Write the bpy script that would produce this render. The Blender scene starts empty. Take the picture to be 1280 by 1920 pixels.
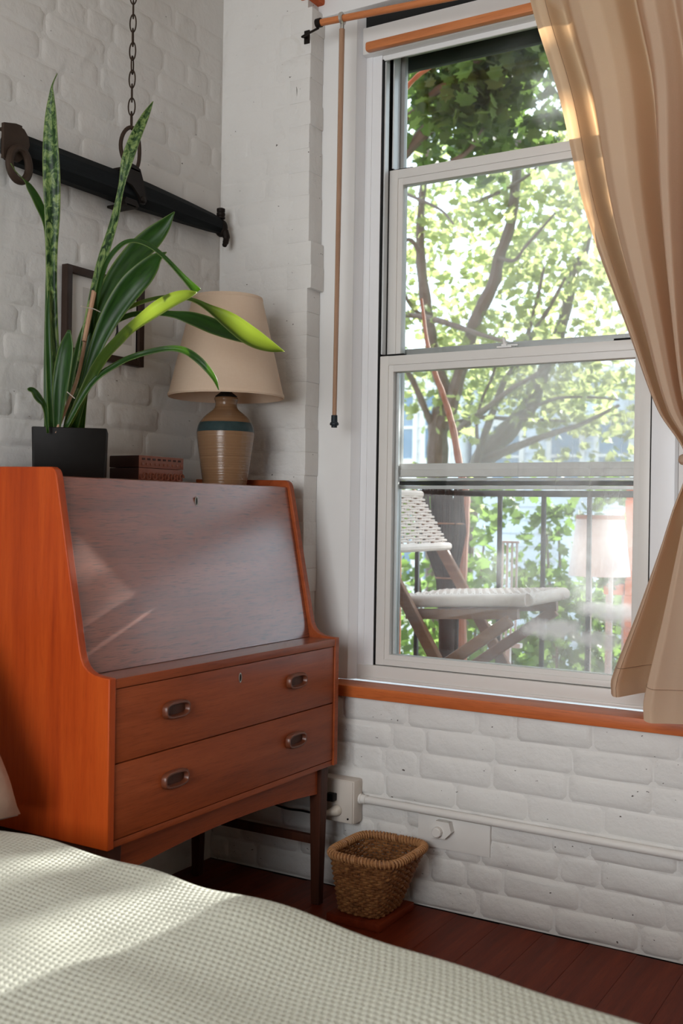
import bpy, bmesh, math, random
import numpy as np
from mathutils import Vector, Matrix
random.seed(7); rng = np.random.default_rng(11)
S = bpy.context.scene
COL = S.collection

# ------------------------------------------------------------------ camera
YAW, PITCH, ROLL = math.radians(-30.83), math.radians(-0.08), math.radians(0.887)
CAM = Vector((1.9875, -2.5864, 1.06))
fwd = Vector((math.sin(YAW)*math.cos(PITCH), math.cos(YAW)*math.cos(PITCH), math.sin(PITCH)))
rgt0 = Vector((math.cos(YAW), -math.sin(YAW), 0)); up0 = rgt0.cross(fwd)
rgt = math.cos(ROLL)*rgt0 + math.sin(ROLL)*up0
upv = -math.sin(ROLL)*rgt0 + math.cos(ROLL)*up0
cd = bpy.data.cameras.new('camera'); cam = bpy.data.objects.new('camera', cd); COL.objects.link(cam)
cam.matrix_world = Matrix(((rgt.x, upv.x, -fwd.x, CAM.x), (rgt.y, upv.y, -fwd.y, CAM.y), (rgt.z, upv.z, -fwd.z, CAM.z), (0, 0, 0, 1)))
cd.sensor_fit = 'VERTICAL'; cd.sensor_height = 36; cd.sensor_width = 24
cd.lens = 36*2000/1920; cd.clip_start = 0.05; cd.clip_end = 400
cd.dof.use_dof = True; cd.dof.focus_distance = 2.75; cd.dof.aperture_fstop = 5.0
S.camera = cam

# ------------------------------------------------------------------ sky, sun, room light, exposure
W = bpy.data.worlds.new('world'); S.world = W; W.use_nodes = True
bg = W.node_tree.nodes['Background']; bg.inputs['Color'].default_value = (0.74, 0.87, 1.0, 1); bg.inputs['Strength'].default_value = 3.2
SUN = Vector((0.175, 1.0, 0.35)).normalized()          # towards the sun
sl = bpy.data.lights.new('sun', 'SUN'); sl.energy = 19.0; sl.angle = math.radians(0.6); sl.color = (1, 0.975, 0.93)
so = bpy.data.objects.new('sun', sl); COL.objects.link(so); so.rotation_euler = SUN.to_track_quat('Z', 'Y').to_euler()
so.location = (2, 8, 6)
def area(name, loc, size, size_y, energy, color, target):
    l = bpy.data.lights.new(name, 'AREA'); l.shape = 'RECTANGLE'; l.size = size; l.size_y = size_y; l.energy = energy; l.color = color
    o = bpy.data.objects.new(name, l); COL.objects.link(o); o.location = loc
    o.rotation_euler = (Vector(target)-Vector(loc)).to_track_quat('-Z', 'Y').to_euler(); return o
area('rear_window_daylight', (1.30, -4.28, 1.45), 1.4, 1.4, 67, (1.0, 0.97, 0.93), (1.2, 0, 1.2))
S.view_settings.view_transform = 'Standard'; S.view_settings.look = 'None'
S.view_settings.exposure = 0.0; S.view_settings.gamma = 1.0; S.view_settings.use_curve_mapping = False
S.cycles.max_bounces = 10; S.cycles.diffuse_bounces = 5; S.cycles.transparent_max_bounces = 24
S.cycles.sample_clamp_indirect = 6.0; S.cycles.caustics_reflective = False; S.cycles.caustics_refractive = False

# ------------------------------------------------------------------ helpers
def tag(o, label=None, cat=None, group=None, kind=None):
    for k, v in (('label', label), ('category', cat), ('group', group), ('kind', kind)):
        if v: o[k] = v
    return o
def thing(name, loc, label, cat, group=None, rz=0):
    o = bpy.data.objects.new(name, None); COL.objects.link(o); o.empty_display_size = .05
    o.location = loc; o.rotation_euler = (0, 0, rz); return tag(o, label, cat, group)
def struct(name, loc=(0, 0, 0)):
    o = bpy.data.objects.new(name, None); COL.objects.link(o); o.location = loc; o['kind'] = 'structure'; return o
ROOT = {}
def root_loc(p):
    v = Vector((0, 0, 0))
    while p is not None: v = v + p.location; p = p.parent
    return v
class MB:
    def __init__(s): s.v = []; s.f = []; s.uv = None
    def add(s, vs, fs):
        n = len(s.v); s.v += [tuple(v) for v in vs]; s.f += [tuple(i+n for i in f) for f in fs]; return s
    def box(s, a, b, ch=0.0):
        x0, y0, z0 = (min(a[i], b[i]) for i in range(3)); x1, y1, z1 = (max(a[i], b[i]) for i in range(3))
        if ch <= 0:
            return s.add([(x0,y0,z0),(x1,y0,z0),(x1,y1,z0),(x0,y1,z0),(x0,y0,z1),(x1,y0,z1),(x1,y1,z1),(x0,y1,z1)],
                         [(0,3,2,1),(4,5,6,7),(0,1,5,4),(1,2,6,5),(2,3,7,6),(3,0,4,7)])
        bm = bmesh.new(); bmesh.ops.create_cube(bm, size=1)
        for v in bm.verts: v.co = Vector(((x0+x1)/2+v.co.x*(x1-x0), (y0+y1)/2+v.co.y*(y1-y0), (z0+z1)/2+v.co.z*(z1-z0)))
        bmesh.ops.bevel(bm, geom=bm.edges[:], offset=min(ch, .45*min(x1-x0, y1-y0, z1-z0)), segments=2, affect='EDGES', profile=.6)
        bm.verts.index_update(); s.add([v.co[:] for v in bm.verts], [[v.index for v in f.verts] for f in bm.faces]); bm.free(); return s
    def prism(s, poly, axis, a, b):
        """poly: 2D outline (counter-clockwise), extruded along axis from a to b; 2D axes are the other two in xyz order."""
        def P(u, v, w):
            return (w, u, v) if axis == 0 else ((u, w, v) if axis == 1 else (u, v, w))
        n = len(poly); vs = [P(u, v, a) for u, v in poly]+[P(u, v, b) for u, v in poly]
        fs = [tuple(range(n))[::-1], tuple(range(n, 2*n))]+[(i, (i+1) % n, n+(i+1) % n, n+i) for i in range(n)]
        return s.add(vs, fs)
    def tube(s, pts, rad, seg=10, closed=False, flat=1.0, hint=None):
        pts = [Vector(p) for p in pts]; n = len(pts)
        if not hasattr(rad, '__len__'): rad = [rad]*n
        t0 = (pts[1]-pts[0]).normalized()
        h = Vector(hint) if hint else (Vector((0, 0, 1)) if abs(t0.z) < .9 else Vector((1, 0, 0)))
        u = (h-t0*h.dot(t0)).normalized(); vs = []
        for i in range(n):
            if closed: t = (pts[(i+1) % n]-pts[i-1]).normalized()
            else: t = (pts[min(i+1, n-1)]-pts[max(i-1, 0)]).normalized()
            u = (u-t*u.dot(t)).normalized(); w = t.cross(u)
            for k in range(seg):
                a = 2*math.pi*k/seg; vs.append(pts[i]+(u*math.cos(a)+w*math.sin(a)*flat)*rad[i])
        fs = []
        for i in range(n if closed else n-1):
            j = (i+1) % n
            for k in range(seg):
                l = (k+1) % seg; fs.append((i*seg+k, i*seg+l, j*seg+l, j*seg+k))
        if not closed: fs += [tuple(range(seg))[::-1], tuple(range((n-1)*seg, n*seg))]
        return s.add(vs, fs)
    def lathe(s, prof, c, seg=40, cap=True):
        vs = []; n = len(prof)
        for r, z in prof:
            for k in range(seg):
                a = 2*math.pi*k/seg; vs.append((c[0]+r*math.cos(a), c[1]+r*math.sin(a), c[2]+z))
        fs = [(i*seg+k, i*seg+(k+1) % seg, (i+1)*seg+(k+1) % seg, (i+1)*seg+k) for i in range(n-1) for k in range(seg)]
        if cap: fs += [tuple(range(seg))[::-1], tuple(range((n-1)*seg, n*seg))]
        return s.add(vs, fs)
    def ball(s, c, r, seg=12, rings=8, sq=(1, 1, 1)):
        vs = []; fs = []
        for i in range(rings+1):
            th = math.pi*i/rings
            for k in range(seg):
                a = 2*math.pi*k/seg
                vs.append((c[0]+r*sq[0]*math.sin(th)*math.cos(a), c[1]+r*sq[1]*math.sin(th)*math.sin(a), c[2]-r*sq[2]*math.cos(th)))
        fs = [(i*seg+k, i*seg+(k+1) % seg, (i+1)*seg+(k+1) % seg, (i+1)*seg+k) for i in range(rings) for k in range(seg)]
        return s.add(vs, fs)
def mesh_of(mb, name, smooth=True, off=Vector((0, 0, 0)), angle=35):
    me = bpy.data.meshes.new(name); me.from_pydata([(v[0]-off.x, v[1]-off.y, v[2]-off.z) for v in mb.v], [], mb.f)
    bm = bmesh.new(); bm.from_mesh(me); bmesh.ops.remove_doubles(bm, verts=bm.verts, dist=1e-6); bmesh.ops.recalc_face_normals(bm, faces=bm.faces); bm.to_mesh(me); bm.free()
    if smooth:
        me.shade_smooth(); me.set_sharp_from_angle(angle=math.radians(angle))
    return me
def obj(name, mb, mat, parent=None, smooth=True, angle=35):
    o = bpy.data.objects.new(name, mesh_of(mb, name, smooth, root_loc(parent), angle)); COL.objects.link(o)
    if mat: o.data.materials.append(mat)
    if parent: o.parent = parent
    return o
def solo(name, mb, mat, loc, label, cat, group=None, smooth=True, angle=35):
    me = mesh_of(mb, name, smooth, Vector(loc), angle); o = bpy.data.objects.new(name, me); COL.objects.link(o); o.location = loc
    me.materials.append(mat); return tag(o, label, cat, group)
def raw(name, verts, faces, mat, parent=None, smooth=False):
    """large numpy meshes: faces all of one size"""
    me = bpy.data.meshes.new(name); verts = np.asarray(verts, np.float32); faces = np.asarray(faces, np.int32); k = faces.shape[1]
    off = root_loc(parent); verts = verts-np.array(off[:], np.float32)
    me.vertices.add(len(verts)); me.vertices.foreach_set('co', verts.ravel())
    me.loops.add(faces.size); me.loops.foreach_set('vertex_index', faces.ravel())
    me.polygons.add(len(faces)); me.polygons.foreach_set('loop_start', np.arange(0, faces.size, k, dtype=np.int32))
    me.polygons.foreach_set('loop_total', np.full(len(faces), k, np.int32))
    me.update(calc_edges=True)
    if smooth: me.shade_smooth()
    o = bpy.data.objects.new(name, me); COL.objects.link(o); me.materials.append(mat)
    if parent: o.parent = parent
    return o
def spline(pts, n):
    """Catmull-Rom through pts (any dimension), n samples per span"""
    P = [np.array(p, float) for p in pts]; P = [2*P[0]-P[1]]+P+[2*P[-1]-P[-2]]; out = []
    for i in range(1, len(P)-2):
        for k in range(n):
            t = k/n; a, b, c, d = P[i-1], P[i], P[i+1], P[i+2]
            out.append(.5*((2*b)+(-a+c)*t+(2*a-5*b+4*c-d)*t*t+(-a+3*b-3*c+d)*t**3))
    out.append(P[-2]); return out

# ------------------------------------------------------------------ material helpers
class NT:
    def __init__(s, name):
        s.m = bpy.data.materials.new(name); s.m.use_nodes = True; s.t = s.m.node_tree; s.t.nodes.clear()
        s.out = s.t.nodes.new('ShaderNodeOutputMaterial')
    def n(s, ty, ins=None, **props):
        nd = s.t.nodes.new(ty)
        for k, v in props.items(): setattr(nd, k, v)
        for k, v in (ins or {}).items():
            sock = nd.inputs[k]
            if isinstance(v, bpy.types.NodeSocket): s.t.links.new(v, sock)
            elif isinstance(v, tuple) and len(v) == 3 and sock.type == 'RGBA': sock.default_value = (*v, 1)
            else: sock.default_value = v
        return nd
    def pos(s): return s.n('ShaderNodeNewGeometry').outputs['Position']
    def objc(s): return s.n('ShaderNodeTexCoord').outputs['Object']
    def scale(s, vec, sc, rot=(0, 0, 0)): return s.n('ShaderNodeMapping', {'Vector': vec, 'Scale': sc, 'Rotation': rot}).outputs[0]
    def noise(s, vec, scale, detail=3, rough=.55, dist=0.0):
        return s.n('ShaderNodeTexNoise', {'Vector': vec, 'Scale': scale, 'Detail': detail, 'Roughness': rough, 'Distortion': dist}).outputs['Fac']
    def ramp(s, fac, stops, interp='LINEAR'):
        r = s.n('ShaderNodeValToRGB', {'Fac': fac}); e = r.color_ramp.elements; r.color_ramp.interpolation = interp
        while len(e) < len(stops): e.new(.5)
        for q, (p, c) in zip(e, stops): q.position = p; q.color = (*c, 1) if len(c) == 3 else c
        return r.outputs['Color']
    def mix(s, f, a, b, mode='MIX'):
        m = s.n('ShaderNodeMix', data_type='RGBA', blend_type=mode)
        for i, v in ((0, f), (6, a), (7, b)):
            if isinstance(v, bpy.types.NodeSocket): s.t.links.new(v, m.inputs[i])
            else: m.inputs[i].default_value = (*v, 1) if isinstance(v, tuple) and len(v) == 3 else v
        return m.outputs[2]
    def math(s, op, a, b=0.0, clamp=False):
        m = s.n('ShaderNodeMath', operation=op); m.use_clamp = clamp
        for i, v in ((0, a), (1, b)):
            if isinstance(v, bpy.types.NodeSocket): s.t.links.new(v, m.inputs[i])
            else: m.inputs[i].default_value = v
        return m.outputs[0]
    def bump(s, h, strength, dist): return s.n('ShaderNodeBump', {'Height': h, 'Strength': strength, 'Distance': dist}).outputs[0]
    def bsdf(s, ins): return s.n('ShaderNodeBsdfPrincipled', ins).outputs[0]
    def mixs(s, f, a, b): return s.n('ShaderNodeMixShader', {0: f, 1: a, 2: b}).outputs[0]
    def done(s, sh): s.t.links.new(sh, s.out.inputs['Surface']); return s.m
def plain(name, col, rough=.5, metal=0.0, var=.12, sc=40, bump=.0, coat=0.0, spec=None):
    t = NT(name); p = t.objc(); nz = t.noise(p, sc, 4)
    c = t.mix(nz, tuple(x*(1-var) for x in col), tuple(min(1, x*(1+var)) for x in col))
    ins = {'Base Color': c, 'Roughness': rough, 'Metallic': metal, 'Coat Weight': coat, 'Specular IOR Level': spec if spec is not None else (.12 if max(col) < .1 else .3)}
    if bump: ins['Normal'] = t.bump(nz, bump, .002)
    return t.done(t.bsdf(ins))
def wood(name, dark, mid, light, axis, fig=3.0, rough=.42, spec=.5, pores=.5, coat=0.0, bump=.15):
    t = NT(name); p = t.objc(); sc = [1.0, 1.0, 1.0]; sc[axis] = .07
    q = t.scale(p, tuple(sc)); a = t.noise(q, 14*fig/3, 4, .6, .6); b = t.noise(q, 60, 3, .6, .3)
    sc2 = [1.0, 1.0, 1.0]; sc2[axis] = .05; g = t.noise(t.scale(p, tuple(sc2)), 420, 2, .7)
    f = t.math('ADD', t.math('MULTIPLY', a, .65), t.math('MULTIPLY', b, .35))
    c = t.ramp(f, [(.30, dark), (.5, mid), (.72, light)])
    pm = t.ramp(g, [(.30, (0, 0, 0)), (.48, (1, 1, 1))]); c = t.mix(t.math('MULTIPLY', t.math('SUBTRACT', 1.0, pm), pores), c, tuple(x*.35 for x in dark))
    return t.done(t.bsdf({'Base Color': c, 'Roughness': rough, 'Specular IOR Level': spec, 'Coat Weight': coat, 'Coat Roughness': .22, 'Normal': t.bump(t.math('ADD', g, a), bump, .0006)}))

def paint_brick(name, base, nick=.62, rel=.6):
    t = NT(name); p = t.pos(); big = t.noise(p, 3.0, 3); mid = t.noise(p, 22, 5, .6); fine = t.noise(p, 120, 4, .65)
    c = t.mix(big, tuple(x*.93 for x in base), base)
    stain = t.ramp(t.noise(p, 9, 5, .7, .5), [(.62, (0, 0, 0)), (.80, (1, 1, 1))]); c = t.mix(t.math('MULTIPLY', stain, .35), c, (.42, .36, .29))
    chip = t.ramp(t.noise(t.scale(p, (1, 1, 1.7)), 62, 2, .5), [(nick+.135, (0, 0, 0)), (nick+.16, (1, 1, 1))]); c = t.mix(chip, c, (.07, .055, .045))
    low = t.noise(p, 8, 3, .5, .4); h = t.math('ADD', t.math('ADD', t.math('MULTIPLY', mid, 1.0), t.math('MULTIPLY', fine, .22)), t.math('MULTIPLY', low, 2.6))
    return t.done(t.bsdf({'Base Color': c, 'Roughness': .55, 'Specular IOR Level': .35, 'Normal': t.bump(h, rel, .006)}))
M = {}
M['paint'] = paint_brick('white_paint_on_brick', (.70, .69, .67), .60)
M['paint_soft'] = paint_brick('thick_white_paint_on_brick', (.64, .63, .61), .62, .5)
M['bare_brick'] = plain('bare_red_brick', (.50, .11, .035), .8, var=.4, bump=.4)
M['trim'] = plain('white_painted_wood', (.74, .74, .735), .38, var=.03, sc=12)
M['trim_cool'] = plain('white_vinyl', (.76, .77, .79), .35, var=.02, sc=10)
M['sash'] = plain('offwhite_vinyl_sash', (.66, .645, .62), .35, var=.03, sc=14)
M['ceil'] = plain('ceiling_plaster', (.72, .66, .58), .8, var=.03, sc=3)
M['wallplain'] = plain('plain_beige_wall', (.40, .33, .26), .7, var=.04, sc=4)
M['gap'] = plain('gap_shade', (.02, .02, .02), .7)
M['storm'] = plain('grey_aluminium', (.34, .34, .33), .45, .3, var=.08)
M['storm_dark'] = plain('dark_green_awning_metal', (.012, .016, .014), .5)
M['storm_pale'] = plain('pale_aluminium', (.62, .63, .63), .4, .2, var=.06)
M['teak'] = wood('dark_teak', (.18, .036, .010), (.29, .062, .018), (.38, .090, .028), 1, 3, .42, .18, .3, .03)
M['teak_lid'] = wood('teak_fall_front', (.15, .042, .022), (.23, .064, .032), (.31, .092, .046), 1, 3, .34, .4, .8, 1.0, .2)
M['teak_handle'] = wood('brown_teak_handle', (.085, .022, .010), (.13, .036, .016), (.18, .055, .026), 1, 3, .36, .4, .2, .08)
M['teak_side'] = wood('orange_teak_side', (.25, .028, .004), (.37, .050, .006), (.47, .080, .010), 2, 3, .45, .2, .2, .03)
M['teak_dark'] = wood('dark_teak_frame', (.035, .011, .006), (.06, .018, .009), (.085, .026, .012), 2, 3, .5, .25, .3)
M['sill'] = wood('orange_pine_sill', (.38, .085, .02), (.52, .13, .034), (.64, .19, .058), 0, 3, .42, .35, .3, .15)
M['rod'] = wood('orange_wood_rod', (.40, .13, .045), (.55, .19, .065), (.66, .26, .10), 0, 3, .42, .4, .25)
M['wand'] = wood('brown_wood_wand', (.24, .13, .075), (.33, .19, .115), (.42, .26, .17), 2, 3, .45, .4, .25)
M['floor'] = wood('red_brown_floorboard', (.075, .013, .005), (.14, .020, .006), (.20, .034, .010), 1, 4, .5, .12, .35, .0)
M['iron'] = plain('dark_iron', (.018, .014, .012), .55, .5, var=.35, bump=.3)
M['rust'] = plain('brown_iron', (.045, .030, .022), .6, .3, var=.3, bump=.3)
M['ebony'] = wood('blackened_beam_wood', (.003, .004, .005), (.007, .009, .010), (.016, .019, .021), 1, 4, .65, .1, .5, 0, .5)
M['frame'] = plain('dark_brown_frame', (.035, .022, .017), .4, var=.25)
M['black'] = plain('black_plastic', (.008, .008, .008), .4)
M['pot'] = plain('black_glazed_pot', (.007, .0062, .0055), .5, var=.3, spec=.12)
M['soil'] = plain('dark_soil', (.02, .014, .01), .9, var=.4, bump=.5)
M['chrome'] = plain('silver_metal', (.6, .6, .58), .3, .9, var=.05)
M['cream'] = plain('cream_plastic', (.62, .57, .50), .4, var=.05, sc=20)
M['boxpaint'] = plain('cream_painted_metal', (.60, .545, .49), .45, var=.08, sc=18, bump=.1)
M['pipepaint'] = plain('white_painted_pipe', (.70, .685, .66), .42, var=.05, sc=14, bump=.1)
M['mat'] = plain('white_picture_mat', (.66, .65, .63), .7, var=.02)
M['print'] = plain('grey_print', (.50, .49, .47), .7, var=.08)
M['printblue'] = plain('blue_grey_print', (.13, .18, .21), .7, var=.3)
M['printdark'] = plain('dark_print', (.03, .035, .035), .7)
M['carved'] = plain('carved_reddish_wood', (.20, .062, .034), .5, var=.25, sc=60)
M['carveddark'] = plain('dark_box_side', (.035, .014, .010), .45, var=.3)
M['pillow'] = plain('beige_pillow_linen', (.46, .33, .26), .85, var=.12, sc=60, bump=.2)
M['mattress'] = plain('white_mattress', (.6, .6, .57), .9)
M['whiteout'] = plain('white_painted_metal_outdoors', (.62, .65, .67), .5, var=.03)
M['orange'] = plain('terracotta_orange', (.70, .22, .07), .7, var=.2, sc=15)
M['outerbrick'] = plain('weathered_red_brick', (.24, .11, .07), .9, var=.3, sc=6)
M['railing'] = plain('black_railing_iron', (.028, .035, .042), .5, .2)
M['chairwood'] = wood('weathered_oak', (.13, .055, .024), (.20, .095, .045), (.30, .17, .095), 0, 3, .5, .4, .35)
M['cord'] = plain('pale_paper_cord', (.62, .56, .50), .8, var=.15, sc=80)
M['twig'] = plain('grey_brown_twigs', (.045, .032, .028), .8, var=.9, sc=160)
M['bark'] = plain('grey_brown_bark', (.16, .145, .13), .9, var=.35, sc=18, bump=.6)
M['barkbrown'] = plain('reddish_bark', (.27, .15, .105), .85, var=.35, sc=25, bump=.5)
M['vine'] = plain('copper_vine_bark', (.34, .15, .08), .6, var=.25, sc=30)
M['siding'] = plain('pale_blue_siding', (.66, .75, .86), .8, var=.05, sc=2)
M['sidingwhite'] = plain('white_siding', (.86, .88, .90), .8, var=.04, sc=2)
M['winpane'] = plain('blue_grey_window_pane', (.20, .30, .42), .15, var=.2, sc=2)
M['stonetrim'] = plain('pale_trim', (.85, .86, .86), .7)
M['ground'] = plain('garden_ground', (.10, .13, .05), .95, var=.5, sc=2)

def m_leaf(name, a, b, tr, trcol, rough=.5):
    t = NT(name); r = t.n('ShaderNodeObjectInfo').outputs['Random']; p = t.pos(); nz = t.noise(p, 2.2, 3); nz2 = t.noise(p, 23, 1)
    f = t.math('ADD', t.math('MULTIPLY', nz, .45), t.math('MULTIPLY', nz2, .55)); f = t.ramp(f, [(.35, (0, 0, 0)), (.65, (1, 1, 1))])
    c = t.mix(f, a, b)
    d = t.bsdf({'Base Color': c, 'Roughness': rough, 'Specular IOR Level': .35})
    tl = t.n('ShaderNodeBsdfTranslucent', {'Color': t.mix(f, trcol, tuple(x*.75 for x in trcol))}).outputs[0]
    return t.done(t.mixs(tr, d, tl))
M['leaf'] = m_leaf('maple_leaf_green', (.06, .10, .03), (.17, .22, .075), .58, (.60, .68, .26))
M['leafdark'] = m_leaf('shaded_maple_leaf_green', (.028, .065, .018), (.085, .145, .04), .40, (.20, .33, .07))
M['bushleaf'] = m_leaf('bush_leaf_green', (.04, .10, .02), (.13, .24, .06), .45, (.26, .42, .10))

def m_plant(name, banded, tr=.32, trc=(.36, .58, .07)):
    t = NT(name); uv = t.n('ShaderNodeUVMap').outputs[0]; sx = t.n('ShaderNodeSeparateXYZ', {0: uv}); u, v = sx.outputs[0], sx.outputs[1]
    p = t.objc()
    if banded:
        q = t.n('ShaderNodeCombineXYZ', {'X': t.math('MULTIPLY', u, 1.4), 'Y': t.math('MULTIPLY', v, 22.0)}).outputs[0]
        nb = t.noise(q, 1.5, 5, .7, 1.2); c = t.ramp(nb, [(.42, (.006, .022, .008)), (.50, (.045, .10, .03)), (.58, (.19, .26, .085))])
    else:
        nb = t.noise(t.n('ShaderNodeCombineXYZ', {'X': t.math('MULTIPLY', u, 5.0), 'Y': t.math('MULTIPLY', v, 5.0)}).outputs[0], 2.0, 3)
        c = t.ramp(nb, [(.35, (.009, .034, .009)), (.65, (.026, .080, .016))])
    e = t.math('ABSOLUTE', t.math('SUBTRACT', u, .5)); edge = t.ramp(e, [(.44, (0, 0, 0)), (.485, (1, 1, 1))]); c = t.mix(t.math('MULTIPLY', edge, .6), c, (.20, .26, .09))
    d = t.bsdf({'Base Color': c, 'Roughness': .36, 'Specular IOR Level': .25})
    tl = t.n('ShaderNodeBsdfTranslucent', {'Color': trc}).outputs[0]
    return t.done(t.mixs(tr, d, tl))
M['snake_band'] = m_plant('banded_snake_leaf', True, .14); M['snake_sunlit'] = m_plant('sunlit_snake_leaf', False, .5, (.60, .68, .20)); M['snake'] = m_plant('green_snake_leaf', False)  # sunlit copy: the sun's glow is put into a paler, more translucent leaf

def m_glass(name, amount, bias, blobs=(), scratch=.12):
    t = NT(name); p = t.pos(); lw = t.n('ShaderNodeFresnel', {'IOR': 1.45}).outputs[0]
    tr = t.n('ShaderNodeBsdfTransparent', {'Color': (.985, .992, .99)}).outputs[0]
    gl = t.n('ShaderNodeBsdfGlossy', {'Color': (1, 1, 1), 'Roughness': .02}).outputs[0]
    g = t.mixs(t.math('MULTIPLY', lw, .6), tr, gl)
    sx = t.n('ShaderNodeSeparateXYZ', {0: p}); x = sx.outputs[0]
    cloud = t.ramp(t.noise(p, 4.2, 4, .6, .8), [(.40, (0, 0, 0)), (.72, (1, 1, 1))])
    grad = t.n('ShaderNodeMapRange', {0: x, 1: .68, 2: 1.20, 3: .06, 4: 1.0}).outputs[0]
    m = t.math('MULTIPLY', cloud, grad)
    m = t.math('ADD', t.math('MULTIPLY', m, amount), t.math('MULTIPLY', grad, bias))
    sp = t.ramp(t.noise(p, 230, 2, .5), [(.66, (0, 0, 0)), (.72, (1, 1, 1))]); m = t.math('ADD', m, t.math('MULTIPLY', t.math('MULTIPLY', sp, cloud), scratch*1.3))
    st = t.ramp(t.noise(t.scale(p, (1, 1, .06), (0, .12, 0)), 110, 2, .6), [(.60, (0, 0, 0)), (.75, (1, 1, 1))]); m = t.math('ADD', m, t.math('MULTIPLY', t.math('MULTIPLY', st, grad), scratch))
    for (c, r, k) in blobs:
        v = t.n('ShaderNodeVectorMath', {0: p, 1: c}, operation='SUBTRACT').outputs[0]
        v = t.n('ShaderNodeVectorMath', {0: v, 1: (1/r[0], .2, 1/r[1])}, operation='MULTIPLY').outputs[0]
        v = t.n('ShaderNodeVectorMath', {0: v, 1: t.n('ShaderNodeVectorMath', {0: t.n('ShaderNodeTexNoise', {'Vector': p, 'Scale': 22.0, 'Detail': 3.0}).outputs['Color'], 1: (.5, .5, .5)}, operation='SUBTRACT').outputs[0]}, operation='ADD').outputs[0]
        L = t.n('ShaderNodeVectorMath', {0: v}, operation='LENGTH').outputs['Value']
        bl = t.n('ShaderNodeMapRange', {0: L, 1: 1.05, 2: .35, 3: 0.0, 4: k}, interpolation_type='SMOOTHSTEP').outputs[0]
        m = t.math('ADD', m, bl)
    m = t.math('MINIMUM', m, .72)
    dirt_glare = t.mixs(.74, t.n('ShaderNodeBsdfTranslucent', {'Color': (.72, .73, .74)}).outputs[0], t.n('ShaderNodeBsdfDiffuse', {'Color': (.9, .9, .9)}).outputs[0])
    return t.done(t.mixs(m, g, dirt_glare))
M['glass_low'] = m_glass('dusty_glare_glass_lower', 0.36, .09, [((1.02, .12, .755), (.10, .035), .55), ((1.17, .12, .81), (.10, .030), .50), ((1.15, .12, .735), (.08, .03), .42), ((.97, .12, .93), (.12, .13), .14)])  # dust haze; the blobs and right-hand haze also stand in for pale reflections
M['glass_up'] = m_glass('dusty_glass_upper', .32, .13)
M['glass_storm'] = m_glass('dusty_storm_glass', .10, .0, [((.98, .2, 2.20), (.09, .10), .22), ((1.06, .2, 2.10), (.05, .07), .25), ((1.0, .2, 1.99), (.09, .05), .2)], .04)

def m_curtain():
    t = NT('beige_linen'); p = t.objc()
    wx = t.noise(t.scale(p, (1, 1, .08)), 620, 2, .6); wz = t.noise(t.scale(p, (.08, .08, 1)), 620, 2, .6); w = t.math('ADD', wx, wz)
    c = t.mix(t.ramp(w, [(.35, (0, 0, 0)), (.65, (1, 1, 1))]), (.52, .39, .28), (.70, .56, .43)); big = t.noise(p, 4, 3); c = t.mix(t.math('MULTIPLY', big, .25), c, (.52, .38, .27))
    d = t.bsdf({'Base Color': c, 'Roughness': .9, 'Specular IOR Level': .15, 'Normal': t.bump(w, .35, .001)})
    tl = t.n('ShaderNodeBsdfTranslucent', {'Color': (.74, .43, .20)}).outputs[0]
    return t.done(t.mixs(.46, d, tl))
M['curtain'] = m_curtain()
def m_blanket():
    t = NT('pale_sage_waffle_cotton'); p = t.pos(); f = t.noise(p, 420, 3, .7); b = t.noise(p, 3, 2)
    c = t.mix(b, (.44, .445, .37), (.50, .505, .43)); return t.done(t.bsdf({'Base Color': c, 'Roughness': .95, 'Specular IOR Level': .1, 'Sheen Weight': .25, 'Normal': t.bump(f, .35, .001)}))
M['blanket'] = m_blanket()
def m_shade():
    t = NT('beige_paper_shade'); p = t.objc(); a = t.noise(t.scale(p, (1, 1, .2)), 260, 3, .6); b = t.noise(t.scale(p, (.3, .3, 1)), 200, 3, .6)
    c = t.mix(t.math('MULTIPLY', t.math('ADD', a, b), .5), (.80, .62, .46), (.90, .76, .61))
    d = t.bsdf({'Base Color': c, 'Roughness': .8, 'Specular IOR Level': .2}); tl = t.n('ShaderNodeBsdfTranslucent', {'Color': (.8, .62, .46)}).outputs[0]
    return t.done(t.mixs(.3, d, tl))
M['shade'] = m_shade()
def m_ceramic():
    t = NT('tan_stoneware'); p = t.objc(); z = t.n('ShaderNodeSeparateXYZ', {0: p}).outputs[2]
    rings = t.noise(t.n('ShaderNodeCombineXYZ', {'Z': z}).outputs[0], 170, 3, .6); rings2 = t.noise(t.n('ShaderNodeCombineXYZ', {'Z': t.math('ADD', z, t.math('MULTIPLY', t.noise(p, 8, 2), .01))}).outputs[0], 320, 2, .6)
    c = t.ramp(rings, [(.3, (.125, .062, .030)), (.6, (.21, .115, .058))]); c = t.mix(t.math('MULTIPLY', rings2, .5), c, (.29, .19, .11)); c = t.mix(t.math('MULTIPLY', t.noise(p, 14, 3), .4), c, (.23, .12, .06))
    return t.done(t.bsdf({'Base Color': c, 'Roughness': .22, 'Specular IOR Level': .5, 'Normal': t.bump(rings, .4, .004)}))
M['ceramic'] = m_ceramic(); M['glaze'] = plain('dark_blue_glaze', (.030, .050, .052), .15, var=.45, sc=35)
def m_wicker():
    t = NT('brown_wicker'); r = t.noise(t.objc(), 70, 3); c = t.ramp(r, [(.3, (.12, .045, .015)), (.5, (.24, .10, .035)), (.7, (.36, .17, .06))]); return t.done(t.bsdf({'Base Color': c, 'Roughness': .5}))
M['wicker'] = m_wicker(); M['wicker_rim'] = plain('light_wicker', (.40, .20, .085), .5, var=.4, sc=160, bump=.3)

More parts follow.
